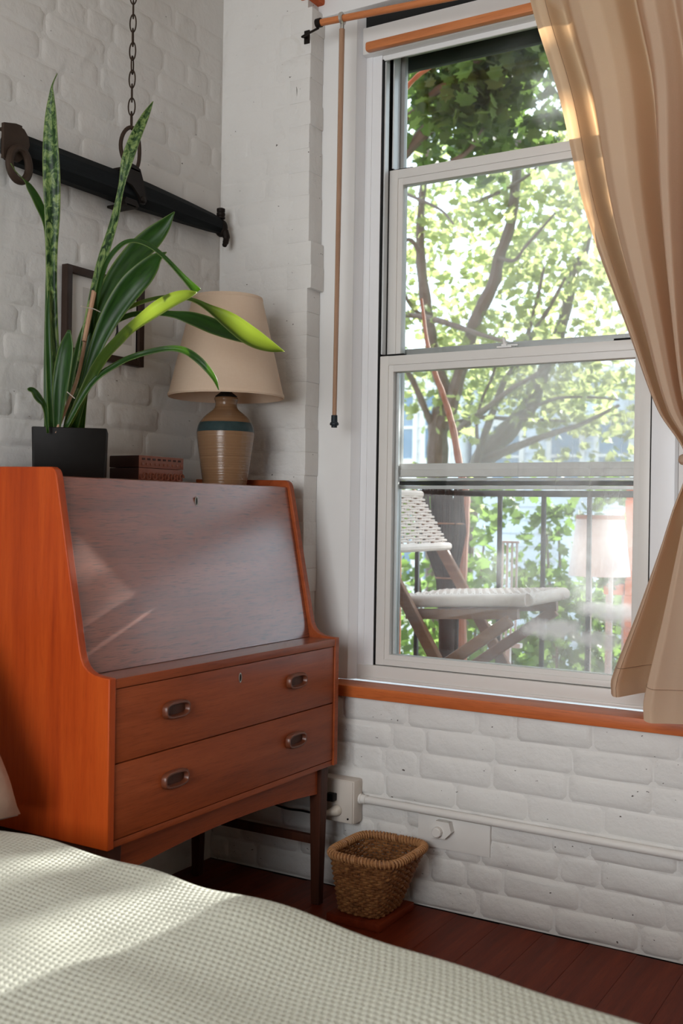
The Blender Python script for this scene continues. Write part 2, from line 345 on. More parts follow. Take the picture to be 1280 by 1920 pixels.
# ================================================================== THE ROOM
RX, RY, RZ = 4.0, -4.3, 2.95
wl = struct('wall_left'); obj('plaster', MB().box((-.2, RY-.1, 0), (0, .25, RZ)), M['paint_soft'], wl, False)
wf = struct('wall_front')
mb = MB().box((0, 0, 0), (RX, .25, .545)).box((0, 0, .545), (.305, .25, RZ)).box((1.46, 0, .545), (RX, .25, RZ)).box((.305, 0, 2.56), (1.46, .25, RZ))
obj('plaster', mb, M['paint'], wf, False)
wr = struct('wall_right'); obj('plaster', MB().box((RX, RY-.1, 0), (RX+.1, .25, RZ)), M['wallplain'], wr, False)
wb = struct('wall_rear')
obj('plaster', MB().box((0, RY-.1, 0), (RX, RY, .65)).box((0, RY-.1, 2.45), (RX, RY, RZ)).box((0, RY-.1, .65), (.55, RY, 2.45)).box((2.55, RY-.1, .65), (RX, RY, 2.45)), M['wallplain'], wb, False)
ce = struct('ceiling'); obj('plaster', MB().box((-.2, RY-.1, RZ), (RX+.1, .25, RZ+.1)), M['ceil'], ce, False)
fl = struct('floor'); obj('subfloor', MB().box((-.2, RY-.1, -.1), (RX+.1, .25, -.018)), M['gap'], fl, False)
pw = .118; plank_me = mesh_of(MB().box((.0003, RY, -.018), (pw-.0003, -.0065, 0), .0006), 'plank'); plank_me.materials.append(M['floor'])
for i in range(34):
    o = bpy.data.objects.new('plank', plank_me); COL.objects.link(o); o.parent = fl; o.location = (i*pw-.002, -.0012*((i*7) % 5)+.001, 0)

# bricks under thick paint: each one a part of its wall
def brick_mesh(L, Hh, thick, proud, soft, seed):
    r = random.Random(seed); n = 14; c = .010; x1, z1 = L/2, Hh/2
    out = [(-x1+c, -z1), (-x1*.35, -z1), (x1*.35, -z1), (x1-c, -z1), (x1, -z1+c), (x1, 0), (x1, z1-c), (x1-c, z1), (x1*.35, z1), (-x1*.35, z1), (-x1+c, z1), (-x1, z1-c), (-x1, 0), (-x1, -z1+c)]
    jit = [(r.uniform(-.004, .004), r.uniform(-.0035, .0035)) for _ in out]; hgt = [r.uniform(.55, 1.2) for _ in out]; vs = []
    for q, (ins, d, j) in enumerate(((-.0015, -.0012, .0), (soft*.45, proud*.5, .8), (soft*1.25, proud*.95, 1.0))):
        fx, fz = 1-ins/x1, 1-ins/z1
        vs += [(x*fx+a*j, -d*(hgt[i] if q else 1), z*fz+b*j) for i, ((x, z), (a, b)) in enumerate(zip(out, jit))]
    fs = [(i*n+k, i*n+(k+1) % n, (i+1)*n+(k+1) % n, (i+1)*n+k) for i in range(2) for k in range(n)]; fs.append(tuple(range(2*n, 3*n)))
    me = bpy.data.meshes.new('brick'); me.from_pydata(vs, [], fs); bm = bmesh.new(); bm.from_mesh(me); bmesh.ops.recalc_face_normals(bm, faces=bm.faces)
    if sum(f.normal.y*f.calc_area() for f in bm.faces) > 0: bmesh.ops.reverse_faces(bm, faces=bm.faces[:])
    bm.to_mesh(me); bm.free(); me.shade_smooth(); return me
def lay(parent, mat, length, z0, rows, place, proud, soft, pitch, seed, thick=.03, clip=None):
    r = random.Random(seed); lib = {}
    for k in range(rows):
        x = -r.uniform(0, .16); z = z0+k*pitch; pz = pitch-.002
        while x < length:
            L = r.choice((.205, .205, .21, .198, .105, .1))
            a, b = max(x, 0.0), min(x+L, length); ln = round(b-a, 2)
            if ln > .035 and not (clip and clip(a, b, z)):
                key = (ln, r.randrange(6))
                if key not in lib:
                    me = brick_mesh(ln-.003, pz, thick, proud*r.uniform(.55, 1.35), soft, hash(key) % 9999); me.materials.append(mat); lib[key] = me
                o = bpy.data.objects.new('brick', lib[key]); COL.objects.link(o); o.parent = parent
                place(o, (a+b)/2, z+pitch/2, r)
            x += L+.002
def on_front(o, s, z, r): o.location = (s, 0, z); o.rotation_euler = (0, r.uniform(-.012, .012), 0)
def on_left(o, s, z, r): o.location = (0, -s, z); o.rotation_euler = (r.uniform(-.008, .008), 0, math.pi/2)
lay(wf, M['paint'], 2.3, .004, 8, lambda o, s, z, r: on_front(o, s, z, r), .0066, .0095, .0675, 3)
lay(wl, M['paint_soft'], 1.95, 1.0, 22, on_left, .0030, .012, .0675, 5)
def pier(o, s, z, r):
    on_front(o, s, z, r)
lay(wf, M['paint'], .295, .62, 28, pier, .0022, .012, .0675, 9)
# the ragged right edge of the pier: bricks that turn the corner
r = random.Random(4)
for k in range(28):
    w = .056+r.uniform(-.002, .003)+(.010 if k in (16, 17) else 0)
    me = bpy.data.meshes.new('brick'); b = MB().box((-.045, -.0017, -.0342), (w-.03, .069, .0342), .003)
    me = mesh_of(b, 'brick'); o = bpy.data.objects.new('brick', me); COL.objects.link(o); o.parent = wf; o.location = (.292, 0, .62+k*.0675+.034); o.rotation_euler = (0, r.uniform(-.012, .012), 0)
    me.materials.append(M['paint'])
o = obj('brick', MB().box((.280, -.008, 2.535), (.328, .06, 2.60), .008), M['bare_brick'], wf); o['label'] = 'bare red brick with the paint broken away'

# ================================================================== THE WINDOW
wi = struct('window_1', (0, 0, 0))
obj('casing', MB().box((.3055, .07, .573), (.43, .12, 2.4995), .003), M['trim'], wi)
obj('casing', MB().box((1.357, .07, .573), (1.4595, .12, 2.4995), .003), M['trim'], wi)
obj('jamb_return', MB().prism([(.4305, .0705), (.445, .1), (.445, .13), (.4305, .13)], 2, .573, 2.5), M['trim_cool'], wi, False)
obj('jamb_return', MB().prism([(1.3565, .0705), (1.3565, .13), (1.342, .13), (1.342, .1)], 2, .573, 2.5), M['trim_cool'], wi, False)
obj('jamb', MB().box((.4455, .102, .573), (.496, .16, 2.41), .002).box((.4455, .099, .573), (.466, .11, 2.41), .002), M['trim_cool'], wi)
obj('jamb', MB().box((1.282, .102, .573), (1.3415, .149, 2.41), .002), M['trim_cool'], wi)
obj('jamb_track', MB().box((.4962, .1035, .6168), (.5, .15, 2.36)).box((.4962, .150, .6168), (.4995, .22, 2.40)).box((1.2835, .150, .6168), (1.2885, .22, 2.40)).box((1.2795, .1035, .6168), (1.2818, .15, 2.36)), M['gap'], wi, False)  # black boxes painted in for the shade of the gaps beside the sashes
obj('jamb_track', MB().box((.5005, .112, 1.512), (.5045, .135, 2.356), .001).box((.507, .150, 2.058), (.511, .190, 2.40), .001), M['storm_pale'], wi)
obj('frame_bottom_rail', MB().box((.4455, .097, .5735), (1.3415, .19, .6165), .003).box((.46, .092, .5735), (1.33, .1, .582), .002), M['sash'], wi)
obj('head_board', MB().box((.4455, .075, 2.372), (1.3415, .124, 2.45), .004).box((.4455, .108, 2.358), (1.3415, .115, 2.373), .002), M['trim'], wi)
obj('head_jamb', MB().box((.4455, .1245, 2.433), (1.3415, .25, 2.4495)), M['storm'], wi, False)
obj('head_recess_shade', MB().box((.4455, .095, 2.4505), (1.3415, .22, 2.50)), M['gap'], wi, False)  # solid black box painted as the shade of the slot
obj('head_casing', MB().box((.305, .055, 2.5005), (1.46, .2, 2.5605), .003), M['trim'], wi)
o = obj('blind_rail', MB().box((.466, .052, 2.372), (1.335, .074, 2.398), .007), M['rod'], wi); o['label'] = 'orange wooden rail across the window head'
o = obj('window_sill', MB().box((.40, -.022, .5405), (1.95, .0745, .573), .005), M['sill'], wi); o['label'] = 'orange stained wooden sill board'
def sash(name, x0, x1, z0, z1, y0, y1, st, rb, rt, mat, gm, gname):
    p = MB()
    p.box((x0, y0, z0), (x0+st, y1, z1), .002).box((x1-st, y0, z0), (x1, y1, z1), .002)
    p.box((x0+st-.003, y0+.0004, z0+.0003), (x1-st+.003, y1-.0004, z0+rb), .002).box((x0+st-.003, y0+.0004, z1-rt), (x1-st+.003, y1-.0004, z1-.0003), .002)
    s2 = .35*st; yb = y0-.004   # raised outer face, the inner slope steps back
    p.box((x0, yb, z0), (x0+st-s2, y0+.004, z1), .0015).box((x1-st+s2, yb, z0), (x1, y0+.004, z1), .0015)
    p.box((x0+st-s2-.001, yb+.0006, z0+.0004), (x1-st+s2+.001, y0+.004, z0+rb*.55), .0015).box((x0+st-s2-.001, yb+.0006, z1-rt*.58), (x1-st+s2+.001, y0+.004, z1-.0004), .0015)
    o = obj(name, p, mat, wi); ym = (y0+y1)/2
    obj('glass', MB().box((x0+st-.004, ym-.002, z0+rb-.004), (x1-st+.004, ym+.002, z1-rt+.004)), gm, o, False)
    return o
sl_ = sash('lower_sash', .503, 1.279, .6185, 1.505, .108, .142, .042, .031, .046, M['sash'], M['glass_low'], 'glass')
obj('glazing_strip', MB().box((.5455, .128, .65), (.5535, .139, 1.458), .001), M['storm_pale'], sl_)
lock = MB().box((.862, .103, 1.5055), (.905, .14, 1.511), .002).box((.872, .11, 1.511), (.888, .135, 1.518), .003).tube([(.88, .122, 1.516), (.878, .112, 1.534)], [.006, .004], 8).box((.888, .116, 1.511), (.918, .126, 1.516), .002)
obj('sash_lock', lock, M['trim'], sl_)
obj('tilt_latch', MB().box((.506, .112, 1.5055), (.575, .13, 1.511), .001), M['black'], sl_); obj('tilt_latch', MB().box((1.18, .112, 1.5055), (1.277, .13, 1.511), .001), M['black'], sl_)
us = sash('upper_sash', .5005, 1.2835, 1.160, 2.052, .152, .182, .043, .038, .046, M['sash'], M['glass_up'], 'glass')
obj('tilt_latch', MB().box((.506, .158, 2.0525), (.57, .172, 2.057), .001), M['black'], us)
sw = obj('storm_window', MB().box((.5005, .195, .6), (.522, .215, 2.43), .002).box((1.27, .195, .6), (1.284, .215, 2.43), .002).box((.5225, .195, 2.402), (1.2695, .215, 2.43), .002).box((.5225, .195, .6), (1.2695, .215, .625), .002).box((.5225, .196, 1.512), (1.2695, .214, 1.536), .002), M['storm'], wi)
obj('storm_rail', MB().box((.5225, .190, 1.1365), (1.2695, .1955, 1.1495), .001), M['storm_dark'], sw); obj('storm_rail', MB().box((.5225, .190, 1.150), (1.2695, .1955, 1.158), .001), M['storm_pale'], sw)
obj('storm_rail', MB().box((.5225, .190, 1.126), (1.2695, .1955, 1.136), .001), M['storm_pale'], sw)
obj('glass', MB().box((.522, .204, .625), (1.27, .206, 2.402)), M['glass_storm'], sw, False)
o = obj('awning_valance', MB().box((.30, .255, 2.381), (1.5, .275, 2.46), .004), M['storm_dark'], wi); o['label'] = 'dark green strip across the top of the opening'

# ================================================================== THE DESK
DX, Y0, Y1 = .506, -.995, -.105
dk = thing('secretary_desk', (.27, -.55, 0), 'teak secretary desk with sloping fall front and two drawers in the corner', 'desk')
prof = [(.02, .372), (DX, .372), (DX, .7165), (.482, .7175), (.462, .7205), (.447, .727), (.436, .737), (.429, .75), (.424, .766), (.352, 1.118), (.349, 1.128), (.344, 1.136), (.335, 1.1415), (.02, 1.145)]
for a, b, m in ((Y0, Y0+.0195, 'teak_side'), (Y1-.0195, Y1, 'teak')):
    p = MB().prism(prof, 1, a, b); o = obj('side_panel', p, M[m], dk, True, 25)
    bv = o.modifiers.new('bevel', 'BEVEL'); bv.width = .0022; bv.segments = 2; bv.limit_method = 'ANGLE'
    if m == 'teak_side': o['label'] = 'bright orange side panel'
ya, yb = Y0+.0199, Y1-.0199
obj('bottom_board', MB().box((.03, ya, .3725), (.501, yb, .3865), .001), M['teak'], dk)
obj('shelf_board', MB().box((.03, ya, .6945), (.5020, yb, .7135)), M['teak_lid'], dk); obj('shelf_edge', MB().box((.5022, ya, .6945), (.5045, yb, .7137), .0009), M['teak'], dk)
obj('back_board', MB().box((.022, ya, .3725), (.029, yb, 1.135)), M['teak_dark'], dk)
obj('top_board', MB().box((.03, ya, 1.101), (.318, yb, 1.118), .001), M['teak'], dk)
# the fall front, parallel to the slope of the sides and a little behind it
def lidp(z, d): return .352+(.424-.352)*(1.118-z)/(1.118-.766)-d
lp = [(lidp(.722, .010), .7145), (lidp(1.1, .010), 1.1), (lidp(1.118, .010), 1.1215), (lidp(1.118, .016), 1.1235), (lidp(1.118, .030), 1.1235), (lidp(.722, .030), .7145)]
ld = obj('fall_front', MB().prism(lp, 1, ya+.0015, yb-.0015), M['teak_lid'], dk, True, 30)
kx, kz = lidp(1.077, .0085), 1.077
def keyhole(y, z, x, par):
    ring = [(y+.0045*math.cos(a)*1.0, z+.0105*math.sin(a)) for a in np.linspace(0, 2*math.pi, 17)[:-1]]
    p = MB().tube([(x, a, b) for a, b in ring], .0014, 6, True); k = obj('keyhole', p, M['chrome'], par); k['label'] = 'metal keyhole ring'
    obj('keyhole_slot', MB().prism([(y+.0035*math.cos(a), z+.009*math.sin(a)) for a in np.linspace(0, 2*math.pi, 13)[:-1]], 0, x-.003, x+.0006), M['black'], par, False)
keyhole(-.536, kz, kx, ld)
def pull(y, z, x, par):
    p = MB(); n = 28
    def sup(a, ry, rz): c, s_ = math.cos(a), math.sin(a); return (y+ry*math.copysign(abs(c)**.62, c), z+rz*math.copysign(abs(s_)**.62, s_))
    rings = [(x+.0005, .0415, .0195), (x+.009, .0415, .0195), (x+.0125, .0390, .0170), (x+.0125, .0355, .0135), (x+.006, .033, .011), (x-.002, .031, .009)]
    vs = []; fs = []
    for (xx, ry, rz) in rings:
        for k in range(n): q = sup(2*math.pi*k/n, ry, rz); vs.append((xx, q[0], q[1]))
    for i in range(len(rings)-1):
        for k in range(n): l = (k+1) % n; fs.append((i*n+k, i*n+l, (i+1)*n+l, (i+1)*n+k))
    fs.append(tuple(range((len(rings)-1)*n, len(rings)*n))); h = obj('handle', p.add(vs, fs), M['teak_handle'], par, True, 50)
    obj('handle_recess_shade', MB().prism([sup(2*math.pi*k/n, .0325, .0105) for k in range(n)], 0, x+.0008, x+.003), M['teak_dark'], par)  # dark plate on the solid front, painted as shade inside the pull
DXF = .502
for z0, z1, hz in ((.5425, .6925, .6255), (.3885, .540, .4755)):
    d = obj('drawer', MB().box((.46, ya+.0015, z0), (DXF, yb-.0015, z1), .0015), M['teak'], dk)
    for y in (-.788, -.3135): pull(y, hz, DXF, d)
    if z0 > .5: keyhole(-.551, .663, DXF+.0006, d)
# base: rails, curved apron, four square tapering legs and low stretchers
def leg(x, y):
    p = MB(); t, b = .019, .0125
    p.add([(x-b, y-b, 0), (x+b, y-b, 0), (x+b, y+b, 0), (x-b, y+b, 0), (x-t, y-t, .3715), (x+t, y-t, .3715), (x+t, y+t, .3715), (x-t, y+t, .3715)],
          [(0, 3, 2, 1), (4, 5, 6, 7), (0, 1, 5, 4), (1, 2, 6, 5), (2, 3, 7, 6), (3, 0, 4, 7)]); o = obj('leg', p, M['teak_dark'], dk, False)
    bv = o.modifiers.new('bevel', 'BEVEL'); bv.width = .003; bv.segments = 2
for x in (.472, .065):
    for y in (-.955, -.145): leg(x, y)
ap = [(-.935, .3715)]+[(y, .300+.022*(1-((y+.55)/.385)**2)) for y in np.linspace(-.935, -.165, 25)]+[(-.165, .3715)]
obj('apron', MB().prism(ap[::-1], 0, .462, .480), M['teak'], dk, True, 20)
obj('apron', MB().box((.06, -.935, .30), (.075, -.165, .3715)), M['teak_dark'], dk)
for y in (-.955, -.145): obj('stretcher', MB().box((.085, y-.008, .160), (.455, y+.008, .183), .002), M['teak_dark'], dk); obj('side_rail', MB().box((.085, y-.008, .32), (.453, y+.008, .3715), .002), M['teak_dark'], dk)

# ================================================================== ON THE DESK
TZ = 1.1185
lamp = thing('table_lamp', (.2, -.222, TZ), 'ceramic table lamp with wide beige cone shade on the desk', 'lamp')
c = (.2, -.222, TZ); k = .001477
bp = [(.057, 0), (.0605, .002), (.061, .012), (.0655, .04), (.070, .072), (.0745, .105), (.0785, .135), (.0795, .152)]
b2 = [(.0795, .152), (.0785, .160), (.076, .170), (.0725, .178)]
b3 = [(.0725, .178), (.060, .194), (.046, .206), (.035, .215), (.030, .224), (.0295, .233), (.032, .241), (.0325, .246), (.029, .249), (.012, .249)]
obj('base', MB().lathe(spline(bp, 4), c, 48), M['ceramic'], lamp); obj('blue_band', MB().lathe(spline(b2, 4), c, 48, False), M['glaze'], lamp)['label'] = 'dark blue glazed band'
obj('neck', MB().lathe(spline(b3, 4), c, 48), M['ceramic'], lamp)
obj('socket', MB().lathe([(.03, .2495), (.030, .252), (.017, .262), (.011, .272), (.011, .31), (.016, .312), (.016, .36), (.003, .362)], c, 24), M['iron'], lamp)
sh = [(.157, .2475), (.1585, .2475), (.159, .252), (.0965, .518), (.0955, .523), (.094, .523), (.0945, .517), (.1565, .252)]
vs = sh+[sh[0]]; obj('lamp_shade', MB().lathe(vs, c, 64, False), M['shade'], lamp, True, 50)
obj('shade_trim', MB().lathe([(.1592, .250), (.1602, .251), (.1592, .258)], c, 64, False), M['shade'], lamp); obj('shade_trim', MB().lathe([(.0972, .513), (.0982, .516), (.0965, .523)], c, 64, False), M['shade'], lamp)
obj('shade_spider', MB().tube([(.2-.0945, -.222, TZ+.505), (.2+.0945, -.222, TZ+.505)], .002, 6).tube([(.2, -.222-.0945, TZ+.505), (.2, -.222+.0945, TZ+.505)], .002, 6).tube([(.2, -.222, TZ+.36), (.2, -.222, TZ+.507)], .003, 6), M['iron'], lamp)
obj('power_cord', MB().tube(spline([(.145, -.215, TZ+.006), (.10, -.17, TZ+.004), (.06, -.125, TZ+.004), (.034, -.128, TZ+.004)], 5), .003, 8), M['cream'], lamp)

bx = thing('carved_box', (.152, -.49, TZ), 'small carved wooden box with lid between plant and lamp', 'box')
obj('box_body', MB().box((.104, -.575, TZ), (.199, -.406, TZ+.040), .001), M['carveddark'], bx)
obj('lid', MB().box((.103, -.576, TZ+.041), (.200, -.405, TZ+.071), .003), M['carveddark'], bx)
cp = MB().box((.1995, -.575, TZ), (.2015, -.406, TZ+.040), .0006); obj('front_panel', cp, M['carved'], bx)
obj('front_panel', MB().box((.2005, -.576, TZ+.041), (.2025, -.405, TZ+.071), .0006), M['carved'], bx)
cv = MB(); rr = random.Random(5)
for i in range(7):
    y = -.560+.0235*i
    for sgn in (1, -1):
        pts = [(.2030, y+.010*math.cos(a)*(1-.06*q)+.006*sgn, TZ+.020+.011*math.sin(a)*sgn*(1-.07*q)) for q, a in enumerate(np.linspace(0, 4.6, 10))]
        cv.tube(pts, [.0026-.00016*q for q in range(10)], 6)
obj('carving', cv, M['carved'], bx)
cn = MB()
for i in range(8): cn.box((.2015, -.566+.0198*i, TZ+.060), (.2032, -.555+.0198*i, TZ+.065))
obj('carved_notches', cn, M['carveddark'], bx, False)
cn = MB()
for i in range(10): cn.box((.2025, -.568+.0166*i, TZ+.047), (.2042, -.560+.0166*i, TZ+.053), .001)
obj('carved_teeth', cn, M['carved'], bx)

LIT = [(0.5, -0.7759, 1.5587), (0.52, -0.7543, 1.5307), (0.47, -0.8522, 1.4652), (0.515, -0.8369, 1.4934), (0.54, -0.815, 1.511), (0.55, -0.7936, 1.5208), (0.49, -0.7037, 1.389), (0.515, -0.6868, 1.354), (0.52, -0.6731, 1.3265), (0.47, -0.571, 1.5), (0.505, -0.5332, 1.468), (0.53, -0.4915, 1.4495), (0.545, -0.4498, 1.4415)]
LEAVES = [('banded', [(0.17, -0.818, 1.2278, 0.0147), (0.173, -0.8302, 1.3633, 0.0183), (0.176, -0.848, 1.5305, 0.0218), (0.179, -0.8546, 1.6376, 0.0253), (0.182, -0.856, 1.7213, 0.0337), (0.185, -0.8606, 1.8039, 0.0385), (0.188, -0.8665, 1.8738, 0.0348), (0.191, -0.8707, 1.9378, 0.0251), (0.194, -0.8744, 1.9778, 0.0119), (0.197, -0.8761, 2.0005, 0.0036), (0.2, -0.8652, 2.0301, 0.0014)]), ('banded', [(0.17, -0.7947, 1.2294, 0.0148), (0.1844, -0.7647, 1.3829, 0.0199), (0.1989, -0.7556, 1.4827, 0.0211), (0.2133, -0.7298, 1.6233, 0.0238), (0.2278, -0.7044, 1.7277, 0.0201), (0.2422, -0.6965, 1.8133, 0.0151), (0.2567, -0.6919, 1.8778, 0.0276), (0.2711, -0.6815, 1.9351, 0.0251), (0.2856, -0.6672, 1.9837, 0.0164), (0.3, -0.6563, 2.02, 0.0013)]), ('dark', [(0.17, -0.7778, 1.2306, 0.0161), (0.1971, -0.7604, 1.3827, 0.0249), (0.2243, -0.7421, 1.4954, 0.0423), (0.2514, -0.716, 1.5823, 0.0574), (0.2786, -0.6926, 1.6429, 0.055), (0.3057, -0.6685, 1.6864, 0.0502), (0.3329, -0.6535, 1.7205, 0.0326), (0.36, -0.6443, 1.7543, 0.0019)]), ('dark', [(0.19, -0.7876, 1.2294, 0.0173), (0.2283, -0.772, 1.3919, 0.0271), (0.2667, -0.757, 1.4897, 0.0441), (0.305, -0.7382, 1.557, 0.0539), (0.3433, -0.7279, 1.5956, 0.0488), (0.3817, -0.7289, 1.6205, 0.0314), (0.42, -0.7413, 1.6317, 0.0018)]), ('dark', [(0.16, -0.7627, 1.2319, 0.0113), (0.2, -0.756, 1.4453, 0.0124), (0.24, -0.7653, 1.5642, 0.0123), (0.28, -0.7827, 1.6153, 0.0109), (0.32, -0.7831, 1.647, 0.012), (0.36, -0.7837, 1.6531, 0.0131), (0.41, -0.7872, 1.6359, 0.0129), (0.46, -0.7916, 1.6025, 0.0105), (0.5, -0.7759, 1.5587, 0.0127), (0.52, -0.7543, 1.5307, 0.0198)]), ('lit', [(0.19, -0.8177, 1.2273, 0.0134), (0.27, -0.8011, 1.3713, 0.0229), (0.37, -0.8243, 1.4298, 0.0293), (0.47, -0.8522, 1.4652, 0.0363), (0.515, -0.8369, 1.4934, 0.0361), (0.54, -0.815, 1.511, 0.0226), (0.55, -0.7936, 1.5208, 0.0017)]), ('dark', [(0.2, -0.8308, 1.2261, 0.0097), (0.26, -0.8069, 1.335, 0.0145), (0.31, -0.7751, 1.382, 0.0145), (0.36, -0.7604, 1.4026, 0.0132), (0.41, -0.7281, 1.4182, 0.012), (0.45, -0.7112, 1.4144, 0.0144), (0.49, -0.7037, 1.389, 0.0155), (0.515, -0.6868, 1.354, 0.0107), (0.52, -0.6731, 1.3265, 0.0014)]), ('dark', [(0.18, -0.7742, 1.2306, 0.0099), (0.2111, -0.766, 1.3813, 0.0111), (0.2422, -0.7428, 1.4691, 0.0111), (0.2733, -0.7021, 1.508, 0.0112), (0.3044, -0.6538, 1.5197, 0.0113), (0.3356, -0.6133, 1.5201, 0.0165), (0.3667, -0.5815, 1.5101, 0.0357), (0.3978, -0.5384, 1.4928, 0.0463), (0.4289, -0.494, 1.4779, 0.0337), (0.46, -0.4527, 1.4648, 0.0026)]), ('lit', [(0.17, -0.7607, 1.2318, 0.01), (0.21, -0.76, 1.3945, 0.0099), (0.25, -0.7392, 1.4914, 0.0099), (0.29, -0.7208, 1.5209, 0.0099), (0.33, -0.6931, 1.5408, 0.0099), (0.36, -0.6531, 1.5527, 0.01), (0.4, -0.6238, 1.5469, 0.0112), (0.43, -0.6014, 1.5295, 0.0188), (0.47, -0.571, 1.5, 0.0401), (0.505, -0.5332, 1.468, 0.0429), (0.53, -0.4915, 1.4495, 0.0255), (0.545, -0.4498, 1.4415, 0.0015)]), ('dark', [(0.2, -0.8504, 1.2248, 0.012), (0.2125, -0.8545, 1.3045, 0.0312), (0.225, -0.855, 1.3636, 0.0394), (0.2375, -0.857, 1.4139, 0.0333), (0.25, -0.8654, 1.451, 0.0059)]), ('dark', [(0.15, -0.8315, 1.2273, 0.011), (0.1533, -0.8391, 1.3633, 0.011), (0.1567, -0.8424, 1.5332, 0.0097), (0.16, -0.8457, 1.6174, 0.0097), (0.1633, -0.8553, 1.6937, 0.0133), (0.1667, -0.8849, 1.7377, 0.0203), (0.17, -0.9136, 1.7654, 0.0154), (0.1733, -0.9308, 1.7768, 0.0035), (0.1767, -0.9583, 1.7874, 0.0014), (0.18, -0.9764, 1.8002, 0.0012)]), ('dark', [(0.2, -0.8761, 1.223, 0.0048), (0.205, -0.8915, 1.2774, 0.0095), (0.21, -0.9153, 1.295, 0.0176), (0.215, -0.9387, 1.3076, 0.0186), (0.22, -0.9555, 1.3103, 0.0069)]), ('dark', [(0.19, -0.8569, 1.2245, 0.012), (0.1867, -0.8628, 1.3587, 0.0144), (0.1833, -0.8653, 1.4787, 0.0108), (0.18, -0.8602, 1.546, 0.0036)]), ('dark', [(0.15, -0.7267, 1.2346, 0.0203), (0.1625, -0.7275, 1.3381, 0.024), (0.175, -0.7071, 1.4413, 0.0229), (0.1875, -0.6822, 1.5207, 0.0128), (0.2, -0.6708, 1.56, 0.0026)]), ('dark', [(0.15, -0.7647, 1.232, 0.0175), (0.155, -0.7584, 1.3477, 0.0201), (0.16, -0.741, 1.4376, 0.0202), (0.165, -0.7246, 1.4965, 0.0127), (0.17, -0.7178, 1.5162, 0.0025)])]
STAKE = [(0.2, -0.8536, 1.2245), (0.215, -0.8306, 1.2946), (0.215, -0.7956, 1.3774), (0.215, -0.7566, 1.5619)]
STAKE2 = [(0.23, -0.7985, 1.4371), (0.23, -0.7907, 1.4688), (0.23, -0.7685, 1.5547)]
TIE1 = [(0.25, -0.8305, 1.5103), (0.25, -0.8121, 1.5098), (0.25, -0.7918, 1.5109), (0.25, -0.7694, 1.5073)]
TIE2 = [(0.25, -0.869, 1.3133), (0.25, -0.8592, 1.3084), (0.25, -0.846, 1.3014)]
POTC = (0.17, -0.8047, 1.145)
TREE_A = [[(-2.2365, 6.2, -1.5629, 0.1068), (-2.2486, 6.2, 0.3796, 0.102), (-2.2468, 6.2, 1.5213, 0.0971), (-2.242, 6.2, 1.8661, 0.0923), (-2.1909, 6.2, 2.005, 0.0872), (-2.161, 6.2, 2.1248, 0.0725), (-2.2499, 6.2, 2.3229, 0.0631), (-2.3191, 6.2, 2.5897, 0.0585), (-2.397, 6.2, 3.0158, 0.0538), (-2.4535, 6.2, 3.4429, 0.0442), (-2.4506, 6.2, 3.9038, 0.0344), (-2.4044, 6.2, 4.387, 0.0294), (-2.4694, 6.2, 4.9866, 0.0221)], [(-2.1986, 6.2, 1.8358, 0.0678), (-2.0982, 6.16, 2.0221, 0.0648), (-2.0008, 6.12, 2.3003, 0.0595), (-1.9043, 6.08, 2.5452, 0.059), (-1.8188, 6.04, 2.7537, 0.0585), (-1.6413, 6.0, 3.0471, 0.0554), (-1.5787, 5.96, 3.2487, 0.0504), (-1.46, 5.92, 3.5176, 0.0453), (-1.3977, 5.88, 3.9052, 0.0405), (-1.3552, 5.84, 4.2902, 0.0313), (-1.2776, 5.8, 4.7964, 0.0222)], [(-2.2729, 6.2, 1.7891, 0.0365), (-2.3129, 6.1, 1.9521, 0.0314), (-2.3964, 6.0, 2.2155, 0.0289), (-2.4334, 5.9, 2.3448, 0.0239), (-2.5192, 5.8, 2.575, 0.019), (-2.6572, 5.7, 2.7598, 0.0166)], [(-2.8828, 6.1, 2.9166, 0.0224), (-2.5376, 6.0, 2.8472, 0.0218), (-2.2709, 5.9, 2.7902, 0.026), (-1.9828, 5.8, 2.6954, 0.0254), (-1.7209, 5.7, 2.5919, 0.0225), (-1.4408, 5.6, 2.4904, 0.0154), (-1.1683, 5.5, 2.3971, 0.0107)], [(-2.6366, 6.0, 3.1717, 0.0122), (-2.5766, 6.0667, 3.0811, 0.0146), (-2.4987, 6.1333, 2.9395, 0.0171), (-2.4214, 6.2, 2.8514, 0.0196)], [(-2.624, 6.0, 4.0219, 0.0146), (-2.4576, 5.925, 3.9111, 0.0144), (-2.2477, 5.85, 3.7964, 0.0141), (-2.0386, 5.775, 3.6704, 0.0115), (-1.8899, 5.7, 3.5186, 0.0091)], [(-1.8689, 6.0, 3.7557, 0.021), (-1.696, 5.925, 3.7687, 0.0184), (-1.456, 5.85, 3.811, 0.0158), (-1.2065, 5.775, 3.892, 0.0132), (-0.955, 5.7, 4.0917, 0.0086)], [(-2.3072, 5.9, 3.3621, 0.019), (-2.3653, 5.8333, 3.4676, 0.0189), (-2.4367, 5.7667, 3.4515, 0.0165), (-2.5356, 5.7, 3.5046, 0.0118)], [(-1.9983, 6.0, 1.7446, 0.0353), (-1.7863, 5.92, 1.8728, 0.0323), (-1.5805, 5.84, 1.9732, 0.0272), (-1.358, 5.76, 2.0996, 0.0222), (-1.1425, 5.68, 2.1813, 0.0174), (-0.8475, 5.6, 2.3477, 0.0127)], [(-1.5537, 5.9, 3.2334, 0.0182), (-1.389, 5.84, 3.185, 0.0157), (-1.268, 5.78, 3.2745, 0.0133), (-1.1448, 5.72, 3.3521, 0.0131), (-1.073, 5.66, 3.3858, 0.0108), (-0.9541, 5.6, 3.4637, 0.0085)]]
